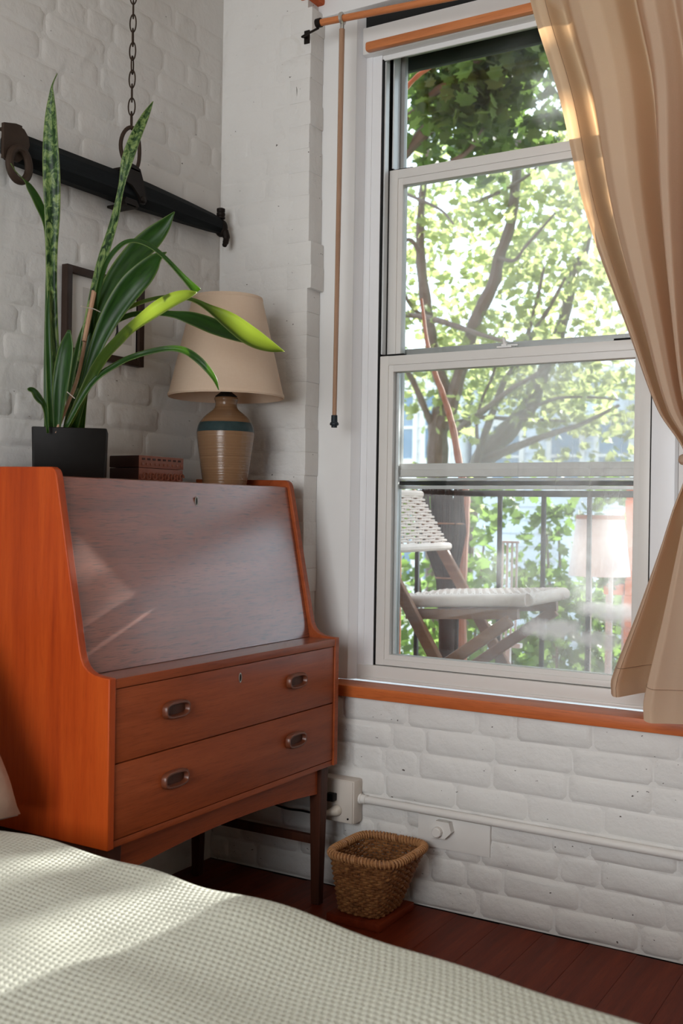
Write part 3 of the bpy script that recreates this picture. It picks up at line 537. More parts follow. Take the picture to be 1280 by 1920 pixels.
TREE_B = [[(-2.5512, 7.2, -1.8361, 0.1288), (-2.4379, 7.2364, 0.8501, 0.1231), (-2.2636, 7.2727, 1.5725, 0.1171), (-2.0002, 7.3091, 1.8877, 0.1001), (-1.823, 7.3455, 2.0954, 0.0891), (-1.7309, 7.3818, 2.357, 0.0785), (-1.6383, 7.4182, 2.5655, 0.0679), (-1.5165, 7.4545, 2.9535, 0.0573), (-1.4135, 7.4909, 3.4605, 0.0468), (-1.3321, 7.5273, 3.6256, 0.0363), (-1.2806, 7.5636, 3.9912, 0.026), (-1.2475, 7.6, 4.5157, 0.0208)], [(-2.2176, 7.0, 1.4812, 0.0441), (-2.1576, 6.9571, 1.6854, 0.0387), (-1.981, 6.9143, 2.113, 0.0331), (-1.8852, 6.8714, 2.3074, 0.0303), (-1.7789, 6.8286, 2.4226, 0.025), (-1.6447, 6.7857, 2.6575, 0.0223), (-1.5206, 6.7429, 3.0351, 0.0172), (-1.4428, 6.7, 3.3124, 0.0122)], [(-2.143, 6.9, 1.6305, 0.0205), (-2.1422, 6.825, 1.8814, 0.0178), (-2.0589, 6.75, 2.1257, 0.0151), (-1.9124, 6.675, 2.3613, 0.0149), (-1.8329, 6.6, 2.6436, 0.0123)], [(-1.7168, 7.0, 2.035, 0.0203), (-1.5309, 6.925, 2.0868, 0.0174), (-1.3243, 6.85, 2.1258, 0.0147), (-1.0, 6.775, 2.1099, 0.012), (-0.7363, 6.7, 2.0682, 0.007)], [(-2.2171, 7.1, 1.5481, 0.0524), (-1.9076, 7.02, 1.6593, 0.0435), (-1.6096, 6.94, 1.7504, 0.0351), (-1.3228, 6.86, 1.8227, 0.027), (-1.096, 6.78, 1.8738, 0.0216), (-0.7355, 6.7, 2.0213, 0.0141)], [(-2.5221, 7.0, 1.9312, 0.0184), (-2.1812, 7.0, 1.9837, 0.0181), (-1.8501, 7.0, 1.9581, 0.0204), (-1.7155, 7.0, 1.959, 0.0177), (-1.3218, 7.0, 1.9221, 0.0099)], [(-1.815, 7.0, 2.4456, 0.0229), (-1.6753, 6.9333, 2.6809, 0.0226), (-1.4514, 6.8667, 2.9622, 0.0198), (-1.2742, 6.8, 3.2181, 0.0122)]]
TREE_C = [[(-2.6042, 4.4, 2.8799, 0.0543), (-1.9276, 4.3667, 3.4842, 0.0498), (-1.5162, 4.3333, 3.7879, 0.0464), (-1.3232, 4.3, 3.886, 0.0418), (-1.1115, 4.2667, 3.9759, 0.0299), (-0.9003, 4.2333, 4.1452, 0.0257), (-0.6778, 4.2, 4.3397, 0.018)], [(-1.84, 4.2, 3.7772, 0.0234), (-1.5158, 4.16, 3.8819, 0.0246), (-1.3176, 4.12, 3.9827, 0.0279), (-1.1647, 4.08, 4.0211, 0.0275), (-0.9233, 4.04, 4.1147, 0.0215), (-0.6918, 4.0, 4.2282, 0.014)], [(-1.4514, 4.3, 3.4753, 0.0192), (-1.1448, 4.2833, 3.5829, 0.0188), (-1.0063, 4.2667, 3.7155, 0.0167), (-0.9522, 4.25, 3.7601, 0.0147), (-0.881, 4.2333, 3.929, 0.0146), (-0.8036, 4.2167, 4.1341, 0.0109), (-0.7731, 4.2, 4.3244, 0.0072)], [(-1.0858, 4.2, 4.2072, 0.0092), (-0.9844, 4.2, 4.1131, 0.0092), (-0.9433, 4.2, 4.0244, 0.0073), (-0.8912, 4.2, 3.9633, 0.0055)]]
SAPLING = [[(-0.0319, 1.9, 0.2308, 0.0232), (-0.067, 1.95, 0.6411, 0.0223), (-0.0788, 2.0, 0.962, 0.0237), (-0.0988, 2.05, 1.1378, 0.0227), (-0.1396, 2.1, 1.228, 0.0205), (-0.1836, 2.15, 1.3179, 0.0181), (-0.2408, 2.2, 1.4812, 0.0171), (-0.3134, 2.25, 1.6335, 0.0147), (-0.3932, 2.3, 1.7744, 0.0135), (-0.4628, 2.35, 1.938, 0.011), (-0.5225, 2.4, 2.1719, 0.007)]]
VINE = [[(-0.258, 1.6, 2.646, 0.0083), (-0.2443, 1.5833, 2.823, 0.0094), (-0.2052, 1.5667, 2.9043, 0.0105), (-0.1372, 1.55, 2.9484, 0.0104), (-0.0676, 1.5333, 2.9702, 0.0103), (0.055, 1.5167, 3.0118, 0.009), (0.1834, 1.5, 3.0563, 0.0078)]]
# ---- the snake plant
PC = (.170, -.775, TZ)
pl = thing('snake_plant', PC, 'snake plant with long arching leaves in a square black pot on the desk', 'plant')
ang = math.radians(-48); hw = .0825
def rot(x, y): return (PC[0]+x*math.cos(ang)-y*math.sin(ang), PC[1]+x*math.sin(ang)+y*math.cos(ang))
p = MB()
def sq(h, z, r=.006):
    o = []
    for cx, cy, a0 in ((h-r, h-r, 0), (-h+r, h-r, 90), (-h+r, -h+r, 180), (h-r, -h+r, 270)):
        for q in (0, 45, 90): a = math.radians(a0+q); o.append((*rot(cx+r*math.cos(a), cy+r*math.sin(a)), z))
    return o
rings = [sq(hw-.005, TZ), sq(hw-.003, TZ+.003), sq(hw, TZ+.118), sq(hw-.001, TZ+.1195), sq(hw-.006, TZ+.1195), sq(hw-.008, TZ+.09)]
vs = [v for q in rings for v in q]; n = 12
fs = [tuple(range(n))[::-1]]+[(i*n+k, i*n+(k+1) % n, (i+1)*n+(k+1) % n, (i+1)*n+k) for i in range(5) for k in range(n)]+[tuple(range(5*n, 6*n))]
obj('pot', p.add(vs, fs), M['pot'], pl); obj('soil', MB().add(sq(hw-.009, TZ+.101), [tuple(range(12))]), M['soil'], pl, False)
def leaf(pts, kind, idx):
    sp = spline(pts, 5); P = [Vector(q[:3]) for q in sp]; Wd = [max(.0006, q[3]) for q in sp]; n = len(P); cen = Vector((PC[0], PC[1], 1.35))
    zmin = TZ+.1; P = [Vector((q.x, q.y, max(q.z, zmin))) for q in P]
    vs = []; uv = []; prev = None; view = Vector((.62, -.74, .22))
    for i in range(n):
        t = (P[min(i+1, n-1)]-P[max(i-1, 0)]).normalized(); nn = view-t*view.dot(t)
        nn.normalize(); s = t.cross(nn).normalized()
        tw = .35*math.sin(i*.14+idx*1.7); nn2 = (nn*math.cos(tw)+s*math.sin(tw)); s2 = t.cross(nn2).normalized()
        for j, u in enumerate((-1, -.55, 0, .55, 1)):
            fold = (abs(u)**1.3)*.22*Wd[i]
            vs.append(P[i]+s2*(u*Wd[i]*.5/math.cos(tw*.8))+nn2*fold); uv.append(((u+1)/2, i/n))
    fs = [(i*5+j, i*5+j+1, (i+1)*5+j+1, (i+1)*5+j) for i in range(n-1) for j in range(4)]
    me = bpy.data.meshes.new('leaf'); off = pl.location; me.from_pydata([(v-off)[:] for v in vs], [], fs)
    ul = me.uv_layers.new(name='UVMap')
    for lo in me.loops: ul.data[lo.index].uv = uv[lo.vertex_index]
    me.shade_smooth(); o = bpy.data.objects.new('leaf', me); COL.objects.link(o); o.parent = pl
    me.materials.append(M[{'banded': 'snake_band', 'lit': 'snake_sunlit'}.get(kind, 'snake')])
    sd = o.modifiers.new('thick', 'SOLIDIFY'); sd.thickness = .0016; sd.offset = 0
    return o
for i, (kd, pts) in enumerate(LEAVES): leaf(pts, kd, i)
o = obj('support_stake', MB().tube(spline(STAKE, 4), .0042, 8).tube(spline(STAKE2, 3), .0055, 8), M['wand'], pl); o['label'] = 'brown bamboo stake'
obj('tie', MB().tube(spline(TIE1, 4), .0012, 6), M['cream'], pl); obj('tie', MB().tube(spline(TIE2, 4), .0012, 6), M['cream'], pl)

# ================================================================== ON THE LEFT WALL
pf = thing('picture_frame', (.012, -.508, 1.44), 'thin dark framed print on the brick wall behind the plant', 'picture')
fy0, fy1, fz0, fz1, fw = -.653, -.364, 1.442, 1.667, .0185
pp = MB().box((.006, fy0, fz0), (.026, fy0+fw, fz1), .0012).box((.006, fy1-fw, fz0), (.026, fy1, fz1), .0012).box((.006, fy0+fw, fz0), (.0255, fy1-fw, fz0+fw), .0012).box((.006, fy0+fw, fz1-fw), (.0255, fy1-fw, fz1), .0012)
obj('frame', pp, M['frame'], pf); mt = obj('mat', MB().box((.007, fy0+fw-.002, fz0+fw-.002), (.012, fy1-fw+.002, fz1-fw+.002)), M['mat'], pf, False)
pr = obj('print', MB().box((.0121, -.585, fz0+.055), (.0124, fy1-.035, fz1-.045)), M['print'], pf, False); 
obj('printed_figure', MB().prism([(-.470, 1.505), (-.440, 1.505), (-.452, 1.525), (-.455, 1.565), (-.460, 1.565), (-.460, 1.525)], 0, .0125, .0127).prism([(-.520, 1.505), (-.490, 1.505), (-.502, 1.525), (-.507, 1.56), (-.512, 1.525)], 0, .0125, .0127), M['printdark'], pf, False)
obj('printed_figure', MB().prism([(-.475, 1.566), (-.437, 1.566), (-.431, 1.60), (-.45, 1.606), (-.47, 1.598)], 0, .0125, .0127), M['printblue'], pf, False)

# the hanging singletree: tapering eight-sided beam, ferrules, strap and ring
bmz = thing('hanging_beam', (.045, -.47, 1.9), 'blackened wooden yoke beam with iron ring hung on the brick wall', 'yoke')
def beam_sec(y, h, d, zc):
    return [(.042+d*math.cos(a)*1.0, y, zc+h*math.sin(a)) for a in [math.radians(q) for q in (25, 65, 115, 155, 205, 245, 295, 335)]]
secs = [(-.865, .036, .026, 1.897), (-.84, .040, .028, 1.894), (-.70, .041, .030, 1.895), (-.55, .041, .032, 1.897), (-.47, .043, .033, 1.897), (-.38, .040, .031, 1.899), (-.22, .034, .027, 1.899), (-.10, .028, .022, 1.899), (-.065, .024, .019, 1.898)]
vs = [v for s_ in secs for v in beam_sec(*s_)]; n = len(secs)
fs = [(i*8+k_, i*8+(k_+1) % 8, (i+1)*8+(k_+1) % 8, (i+1)*8+k_) for i in range(n-1) for k_ in range(8)]+[tuple(range(8))[::-1], tuple(range((n-1)*8, n*8))]
obj('beam', MB().add(vs, fs), M['ebony'], bmz, True, 30)
bm_lug = MB()
bm_lug.prism([(-.508, 1.905), (-.500, 1.945), (-.487, 1.957), (-.470, 1.955), (-.452, 1.950), (-.436, 1.915), (-.425, 1.872), (-.432, 1.862), (-.446, 1.862), (-.455, 1.88), (-.48, 1.90)][::-1], 0, .0745, .0815)
bm_lug.prism([(-.508, 1.855), (-.498, 1.846), (-.47, 1.846), (-.45, 1.852), (-.46, 1.866), (-.50, 1.866)], 0, .06, .078)
bm_lug.box((.01, -.50, 1.9395), (.0815, -.452, 1.9475), .002).box((.01, -.50, 1.845), (.078, -.455, 1.852), .002)
obj('iron_strap', bm_lug, M['iron'], bmz); obj('rivet', MB().ball((.0825, -.440, 1.873), .009, 12, 8, (.6, 1, 1)), M['iron'], bmz)
ring = [(.072+.004*math.cos(a*2), -.478+.036*math.sin(a), 1.998+.054*math.cos(a)) for a in np.linspace(0, 2*math.pi, 37)[:-1]]
obj('ring', MB().tube(ring, .0052, 10, True), M['rust'], bmz)
lf = MB().prism([(-.905, 1.850), (-.86, 1.852), (-.838, 1.872), (-.828, 1.90), (-.832, 1.918), (-.845, 1.932), (-.87, 1.938), (-.905, 1.93)][::-1], 0, .068, .0765)
obj('ferrule', lf, M['rust'], bmz); obj('ferrule', MB().box((.012, -.87, 1.934), (.076, -.85, 1.939), .002), M['rust'], bmz)
ey = [(.080, -.862+.029*math.sin(a), 1.845+.037*math.cos(a)) for a in np.linspace(0, 2*math.pi, 29)[:-1]]; obj('eye_ring', MB().tube(ey, .0095, 10, True), M['rust'], bmz)
rb = MB().lathe([(.0, 0), (.013, .001), (.013, .006), (.011, .008), (.013, .011), (.013, .017), (.011, .019), (.0125, .022), (.0125, .030), (.008, .032), (.0, .032)], (.046, -.058, 1.919), 16, False); obj('bolt', rb, M['iron'], bmz)
obj('ferrule', MB().ball((.044, -.052, 1.893), .021, 14, 10, (1, .8, 1.25)), M['iron'], bmz)
obj('hook', MB().tube(spline([(.055, -.05, 1.885), (.06, -.048, 1.865), (.06, -.052, 1.848), (.06, -.058, 1.838)], 5), [.011]*6+[.009]*5+[.0075]*4+[.006], 8), M['iron'], bmz)
# chain up to the ceiling: every link a part
ch = thing('hanging_chain', (.072, -.475, 2.95), 'thin dark iron chain hanging from the ceiling to the beam ring', 'chain')
Lk, Wk, rk, pitch = .0235, .0090, .0019, .0352
path = []
for a in np.linspace(0, 2*math.pi, 25)[:-1]:
    path.append((0, Wk*math.sin(a)*(1.0 if abs(math.cos(a)) < .75 else .95), Lk*math.cos(a)))
link_me = mesh_of(MB().tube(path, rk, 7, True), 'chain_link'); link_me.materials.append(M['rust'])
z = 2.052-.0045+Lk; i = 0
while z+Lk < 2.95:
    o = bpy.data.objects.new('chain_link', link_me); COL.objects.link(o); o.parent = ch; o.location = (0, -.004+.00006*i, z-2.95); o.rotation_euler = (0, 0, math.radians((35, 112)[i % 2]+random.uniform(-12, 12)))
    z += 2*Lk-.0105+random.uniform(-.0005, .0005); i += 1
obj('ceiling_hook', MB().tube(spline([(.072, -.475, 2.95), (.072, -.475, z-Lk+.02), (.072, -.465, z-Lk+.005), (.072, -.479, z-Lk)], 4), .003, 8), M['rust'], ch)

# ================================================================== CURTAIN, ROD, WAND
rod0, rod1 = Vector((.374, -.058, 2.427)), Vector((2.1, -.058, 2.330))
solo('curtain_rod', MB().tube([rod0, rod1], .0095, 14), M['rod'], (1.2, -.058, 2.38), 'orange wooden curtain rod across the top of the window', 'rod')
for (xr, xw, nm) in ((.378, .306, 'dark metal bracket holding the left end of the curtain rod'),):
    zz = rod0.z+(rod1.z-rod0.z)*(xr-rod0.x)/(rod1.x-rod0.x)
    p = MB().tube([(xw, -.003, zz-.004), (xw, -.030, zz-.012), (xr, -.058, zz-.014)], .0035, 8).box((xw-.009, -.0065, zz-.022), (xw+.009, -.003, zz+.016), .001).tube([(xr-.006, -.058, zz), (xr+.010, -.058, zz)], .0125, 12)
    solo('rod_bracket', p, M['iron'], (xr, 0, zz), nm, 'bracket')
wz = rod0.z+(rod1.z-rod0.z)*(.456-rod0.x)/(rod1.x-rod0.x)
wd = thing('curtain_wand', (.456, -.058, wz), 'thin brown wooden wand hanging from a clip on the curtain rod', 'curtain wand')
obj('clip', MB().tube([(.456, -.058+.0125*math.cos(a), wz+.0125*math.sin(a)) for a in np.linspace(0, 2*math.pi, 21)[:-1]], .0055, 6, True, 1.0).box((.451, -.062, wz-.036), (.461, -.054, wz-.012), .002), M['chrome'], wd)
obj('stick', MB().tube([(.456, -.058, wz-.03), (.4545, -.0575, 2.0), (.452, -.057, 1.6), (.449, -.055, 1.322)], [.0078, .0072, .0066, .006], 10), M['wand'], wd)
obj('end_cap', MB().lathe([(.0, -.034), (.008, -.034), (.008, -.029), (.0125, -.027), (.0125, -.022), (.009, -.018), (.0085, .0), (.0, .001)], (.4488, -.055, 1.324), 14, False), M['railing'], wd)

cu = thing('window_curtain', (1.4, -.075, .6), 'beige linen curtain swept aside at the right of the window', 'curtain')
KZ = [2.46, 2.335, 2.08, 1.786, 1.469, 1.304, 1.19, 1.068, .83, .636, .596]
KX = [1.000, 1.013, 1.092, 1.165, 1.282, 1.345, 1.412, 1.383, 1.313, 1.249, 1.249]
KW = [.98, .95, .84, .66, .37, .235, .15, .23, .42, .58, .59]
KA = [.8, 1.0, 1.25, 1.35, 1.15, .8, .5, .75, 1.1, 1.25, 1.3]
def interp(z, K):
    zs = KZ[::-1]; ks = K[::-1]; i = max(0, min(len(zs)-2, int(np.searchsorted(zs, z))-1)); h = zs[i+1]-zs[i]; t = (z-zs[i])/h
    def sl(j): a = max(j-1, 0); b = min(j+1, len(zs)-1); return (ks[b]-ks[a])/(zs[b]-zs[a])
    m0, m1 = sl(i)*h, sl(i+1)*h
    return (2*t**3-3*t*t+1)*ks[i]+(t**3-2*t*t+t)*m0+(-2*t**3+3*t*t)*ks[i+1]+(t**3-t*t)*m1
fold = [(0, .012), (.02, -.004), (.042, .004), (.055, .045), (.07, .062), (.085, .04), (.105, -.015), (.14, -.036), (.19, -.034), (.225, -.015), (.245, .035), (.258, .062), (.27, .01), (.29, -.03), (.32, -.038), (.345, -.012), (.36, .010), (.38, -.025), (.41, -.035), (.435, .02), (.45, .058), (.465, .0), (.5, -.035), (.6, -.03), (.66, .04), (.72, -.03), (.8, .03), (.86, -.03), (.93, .03), (1, -.02)]
fu = np.array([q[0] for q in fold]); fy = np.array([q[1] for q in fold]); NU, NV = 400, 150
foldb = [(0, -.005), (.02, -.03), (.045, -.034), (.065, .0), (.095, .05), (.13, .088), (.146, .04), (.16, -.058), (.20, -.070), (.28, -.050), (.36, -.02), (.40, .02), (.44, .03), (.48, -.02), (.56, -.045), (.64, -.03), (.70, .02), (.76, .02), (.82, -.03), (.9, -.01), (1, .0)]
U = np.linspace(0, 1, NU); base = np.interp(U, fu, fy); ker = np.hanning(9); ker /= ker.sum(); base = np.convolve(np.pad(base, 4, 'edge'), ker, 'valid'); baseb = np.interp(U, [q[0] for q in foldb], [q[1] for q in foldb]); baseb = np.convolve(np.pad(baseb, 3, 'edge'), np.ones(7)/7, 'valid')
vs = []
for i in range(NV+1):
    z = 2.46-(2.46-.596)*i/NV; x0, w, a = interp(z, KX), interp(z, KW), interp(z, KA)
    for j in range(NU):
        u = U[j]; zz = z+(.040/(1+math.exp((u-.150)/.008))*max(0, (1.0-z)/.4) if z < 1.0 else 0)
        x = x0+w*u; mb_ = min(1, max(0, (1.22-z)/.2)); y = -.092+a*(base[j]*(1-mb_)+baseb[j]*mb_)+.006*math.sin(u*23+z*3.1)*a
        y = y if z < 2.33 else min(y, -.0715)
        vs.append((x, y, zz-.03*max(0, u-.1)*max(0, (1.0-z))))
fs = [(i*NU+j, i*NU+j+1, (i+1)*NU+j+1, (i+1)*NU+j) for i in range(NV) for j in range(NU-1)]
co = raw('cloth', vs, fs, M['curtain'], cu, True)
hem = []
for side in (0,):
    pts = [Vector(vs[i*NU+16])+Vector((0, -.0016, 0)) for i in range(0, NV+1, 2)]
    hem.append(pts)
obj('hem_seam', MB().tube(hem[0], .0007, 5), M['wand'], cu)
obj('hem_seam', MB().tube([Vector(vs[(NV-6)*NU+j])+Vector((0, -.0016, 0)) for j in range(0, NU, 1)], .0008, 5), M['wand'], cu)
obj('tieback', MB().tube([(1.487+.082*math.cos(a), -.085+.034*math.sin(a), 1.19+.01*math.sin(a)) for a in np.linspace(0, 2*math.pi, 33)[:-1]], .012, 8, True).tube([(1.565, -.075, 1.19), (1.585, -.03, 1.195), (1.585, -.002, 1.2)], .006, 8), M['curtain'], cu)

# ================================================================== OUTLET BOX, CONDUIT, PLATE, BASKET
ob = thing('outlet_box', (.468, -.03, .255), 'cream junction box with two plugs low on the brick wall', 'outlet')
obj('box', MB().box((.418, -.052, .197), (.530, -.004, .318), .008), M['boxpaint'], ob)
obj('cover_plate', MB().box((.421, -.0545, .201), (.525, -.0522, .314), .001), M['boxpaint'], ob)
obj('screw', MB().tube([(.512, -.0545, .212), (.512, -.0565, .212)], .0028, 8), M['iron'], ob)
pg = thing('power_plug', (.462, -.06, .27), 'black plug with black cord in the upper socket of the cream box', 'plug')
obj('plug_body', MB().box((.452, -.078, .258), (.477, -.0546, .280), .004), M['black'], pg)
obj('cord', MB().tube(spline([(.456, -.074, .266), (.440, -.094, .258), (.425, -.088, .245), (.40, -.06, .215), (.35, -.04, .207), (.29, -.03, .202), (.22, -.03, .212), (.12, -.03, .225), (.06, -.03, .28)], 6), .0032, 8), M['black'], pg)
pg2 = thing('power_plug', (.462, -.06, .23), 'cream round plug with pale cord in the lower socket of the box', 'plug')
obj('plug_body', MB().tube([(.478, -.0546, .232), (.476, -.064, .231), (.466, -.076, .228), (.452, -.086, .223)], [.0155, .0150, .0095, .0055], 14), M['cream'], pg2)
obj('cord', MB().tube(spline([(.455, -.085, .224), (.440, -.092, .219), (.425, -.085, .222), (.40, -.05, .23), (.37, -.02, .26), (.355, -.015, .32), (.35, -.014, .40), (.30, -.014, .52)], 5), .0034, 8), M['cream'], pg2)
cdt = thing('conduit_pipe', (1.2, -.02, .26), 'white painted conduit pipe running along the brick wall under the window', 'pipe')
obj('pipe', MB().tube([(.548, -.021, .2640), (.9, -.021, .2635), (1.4, -.021, .2610), (2.2, -.021, .259), (3.2, -.021, .259)], .0105, 14), M['pipepaint'], cdt)
obj('connector', MB().tube([(.5305, -.021, .264), (.537, -.021, .264), (.5375, -.021, .264), (.550, -.021, .264)], [.0145, .0145, .0125, .0125], 14), M['pipepaint'], cdt)
wp = thing('wall_plate', (.81, -.006, .205), 'white painted metal plate with a big bolt beneath the conduit', 'wall plate')
obj('plate', MB().box((.706, -.0125, .166), (.914, -.0015, .249), .0015), M['pipepaint'], wp)
nut = [(.752, .197), (.795, .200), (.813, .219), (.806, .2445), (.768, .2445), (.747, .222)]
obj('nut', MB().prism(nut, 1, -.034, -.0126), M['pipepaint'], wp, False); obj('bolt', MB().tube([(.776, -.0341, .217), (.776, -.047, .217), (.776, -.050, .217)], [.0135, .0135, .011], 16), M['pipepaint'], wp)

# basket on a low wooden block
solo('wooden_block', MB().box((.555, -.232, .0005), (.712, -.04, .0205), .0025), M['floor'], (.633, -.136, 0), 'low dark wooden block on the floor under the wicker basket', 'block')
bk = thing('wicker_basket', (.652, -.145, .021), 'square brown wicker waste basket by the brick wall beside the desk leg', 'basket')
BT = (.662, -.153, .178, .098, .108); BB = (.632, -.140, .024, .062, .072)     # cx, cy, z, half x, half y at rim and bottom
def bsk(s, t, ext=0.0, wob=0.0):
    """s 0..1 around, t 0 bottom..1 rim"""
    a = 2*math.pi*s; cx, cy, z, hx, hy = (BB[i]+(BT[i]-BB[i])*t for i in range(5)); cs, sn = math.cos(a), math.sin(a)
    return Vector((cx+(hx+ext)*math.copysign(abs(cs)**.45, cs), cy+(hy+ext)*math.copysign(abs(sn)**.45, sn), z+wob))
# even spacing around the rounded square
tab = np.linspace(0, 1, 721); Pt = np.array([bsk(q, .5)[:] for q in tab]); dl = np.r_[0, np.cumsum(np.linalg.norm(np.diff(Pt, axis=0), axis=1))]; dl /= dl[-1]
def S_(u): return float(np.interp(u % 1.0, dl, tab))
NW, NR = 48, 22
wv = MB()
for rI in range(NR):
    t = (rI+.4)/NR; pts = []
    for q in range(NW*4): 
        u = q/(NW*4); ph = math.cos(math.pi*(u*NW+rI)); pts.append(bsk(S_(u), t, .0034*ph, .0006*math.sin(u*40+rI*2)))
    wv.tube(pts, .0033, 5, True, 1.0)
obj('woven_strands', wv, M['wicker'], bk)
st_ = MB()
for q in range(NW): st_.tube([bsk(S_(q/NW), t) for t in (0, .33, .66, 1.0)], .0022, 5)
obj('stakes', st_, M['wicker'], bk)
obj('base', MB().add([bsk(S_(q/NW), .02)[:] for q in range(NW)], [tuple(range(NW))]), M['wicker'], bk, False)
rm = MB(); rim = [bsk(S_(q/160), 1.0, .001, .004) for q in range(160)]
rm.tube(rim, .0085, 10, True); obj('rim_core', rm, M['wicker'], bk)
hx_ = []
turns = 78
for q in range(turns*10):
    u = q/(turns*10); p0 = bsk(S_(u), 1.0, .001, .004); p1 = bsk(S_(u+.003), 1.0, .001, .004); tg = (p1-p0).normalized(); n1 = Vector((0, 0, 1)); n2 = tg.cross(n1); a = 2*math.pi*u*turns
    hx_.append(p0+(n1*math.cos(a)+n2*math.sin(a))*.0092)
obj('rim_wrapping', MB().tube(hx_, .0031, 5, True), M['wicker_rim'], bk)

# ================================================================== BED
bd = thing('bed', (1.1, -1.9, 0), 'low bed frame under the pale waffle blanket', 'bed')
BZ = .44
obj('bed_frame', MB().box((.06, -2.62, .14), (2.02, -1.20, .20), .005), M['teak_dark'], bd)
for x in (.12, 1.95):
    for y in (-2.55, -1.28): obj('leg', MB().tube([(x, y, 0), (x, y, .14)], [.02, .028], 10), M['teak_dark'], bd)
solo('mattress', MB().box((.06, -2.60, .2005), (2.0, -1.235, BZ-.022), .03), M['mattress'], (1, -1.9, .2), 'mattress hidden beneath the pale waffle blanket', 'mattress')
# waffle blanket: a real height field with a dent for every cell, hanging over the window side and the foot
def edge_y(x): return -1.122-.118*np.clip((x-.45)/1.2, 0, 1.2)-.006*np.sin(x*9.0)-.004*np.sin(x*21+1)
px_ = .0109; st = .0018
xs = np.r_[np.arange(.03, .25, .02), np.arange(.25, 1.86, st), np.arange(1.87, 2.02, .015)]
sv = np.r_[np.linspace(-.30, -.05, 9), np.arange(-.045, .66, st), np.arange(.67, 1.45, .03)]      # arc length from the top edge, negative hangs down
X, V = np.meshgrid(xs, sv, indexing='ij'); R_ = .045; E_ = edge_y(X)
q = np.clip(V/(R_*1.57), 0, 1)*math.pi/2
Yc = np.where(V < 0, 0.0, np.where(V < R_*1.57, R_*(1-np.cos(q)), R_+(V-R_*1.57)))
Zc = np.where(V < 0, -R_+V, np.where(V < R_*1.57, -R_*(1-np.sin(q)), 0.0))
# staggered dents: nearest cell centre of a diamond lattice
a = X/px_; a = a+.12*np.sin(V*31)+.1*np.sin(X*17+V*11); b = (V+.0012*np.sin(X*23))/.0226; d1 = np.hypot((a-np.round(a))*px_, (b-np.round(b))*.0226); a2 = a-.5; b2 = b-.5
d2 = np.hypot((a2-np.round(a2))*px_, (b2-np.round(b2))*.0226); dd = np.minimum(d1, d2)
dent = -.0062*np.exp(-(dd/.0024)**2)*np.clip((V-.012)/.01, 0, 1)
und = .007*np.exp(-((X-.62)/.22)**2-((V-.20)/.07)**2)+.012*np.exp(-((X-1.02)/.12)**2-((V-.11)/.06)**2)+.010*np.exp(-((X-.80)/.10)**2-((V-.04)/.05)**2)-.008*np.exp(-((X-.95)/.2)**2-((V-.30)/.06)**2)+.003*np.sin(X*13+V*9)+.003*np.sin(V*17-X*5)
und = und*np.clip(V/.05, .0, 1)
nrm_y = np.where(V < 0, 1.0, np.cos(q)); nrm_z = np.where(V < 0, 0.0, np.sin(q))
Yw = E_-Yc+nrm_y*dent; Zw = BZ+Zc+und+nrm_z*dent
Xw = X+.0
vs = np.stack([Xw, Yw, Zw], -1).reshape(-1, 3); nx, nv = X.shape
ii, jj = np.meshgrid(np.arange(nx-1), np.arange(nv-1), indexing='ij'); b0 = (ii*nv+jj).ravel(); fs = np.stack([b0, b0+nv, b0+nv+1, b0+1], -1)[:, ::-1]
bl = thing('waffle_blanket', (1.0, -1.2, .2), 'pale sage waffle weave blanket spread over the bed', 'blanket')
raw('cloth', vs, fs, M['blanket'], bl, True)
# pillow
def pillow(cx, cy, cz, lx, ly, lz, n=28, seed=1):
    vs = []; fs = []; rr = random.Random(seed)
    for sgn in (1, -1):
        o = len(vs)
        for i in range(n+1):
            for j in range(n+1):
                u, v = -1+2*i/n, -1+2*j/n; e = max(0, (1-u**4)*(1-v**4)); h = e**.42
                pinch = 1-.05*(abs(u*v))**.5*0-.06*(1-abs(v))*abs(u)**3-.05*(1-abs(u))*abs(v)**3
                vs.append((cx+lx/2*u*pinch, cy+ly/2*v*pinch, cz+sgn*lz/2*h*(1+.05*math.sin(5*u+3*v))+.004*sgn))
        for i in range(n):
            for j in range(n):
                a_ = o+i*(n+1)+j; fs.append((a_, a_+n+1, a_+n+2, a_+1))
    return vs, fs
pv, pf_ = pillow(0, 0, 0, .46, .66, .15)
tl_ = math.radians(58); pv = [(.258+x*math.cos(tl_)*-1*-1*1.0-z*math.sin(tl_)*-1.0, -1.438+y, BZ+.208-x*math.sin(tl_)+z*math.cos(tl_)) for x, y, z in pv]
solo('bed_pillow', MB().add(pv, pf_), M['pillow'], (.2, -1.45, BZ), 'beige linen pillow leaning at the head of the bed beside the desk', 'pillow', None, True, 60)

# ================================================================== OUTDOORS
fa = struct('facade'); obj('outer_wall', MB().box((-7, .2505, -3.1), (.304, .30, 9)).box((1.461, .2505, -3.1), (9, .30, 9)).box((.304, .2505, -3.1), (1.461, .30, .54)).box((.304, .2505, 2.561), (1.461, .30, 9)), M['outerbrick'], fa, False)
gr = struct('ground'); obj('lawn', MB().box((-40, 1.9, -3.1), (30, 60, -3.0)), M['ground'], gr, False)
bf = struct('balcony'); 
for i in range(9): obj('slat', MB().box((-1.0, .27+i*.125, .335), (2.2, .27+i*.125+.1, .36), .004), M['railing'], bf)
obj('support', MB().box((-1.0, .27, .28), (-.95, 1.42, .334)).box((2.1, .27, .28), (2.15, 1.42, .334)), M['railing'], bf)
ra = thing('balcony_railing', (.5, 1.38, .36), 'black iron balcony railing with thin upright bars outside the window', 'railing')
obj('top_rail', MB().box((-1.0, 1.365, 1.125), (2.2, 1.395, 1.15), .004), M['railing'], ra); obj('bottom_rail', MB().box((-1.0, 1.37, .40), (2.2, 1.39, .42), .003), M['railing'], ra)
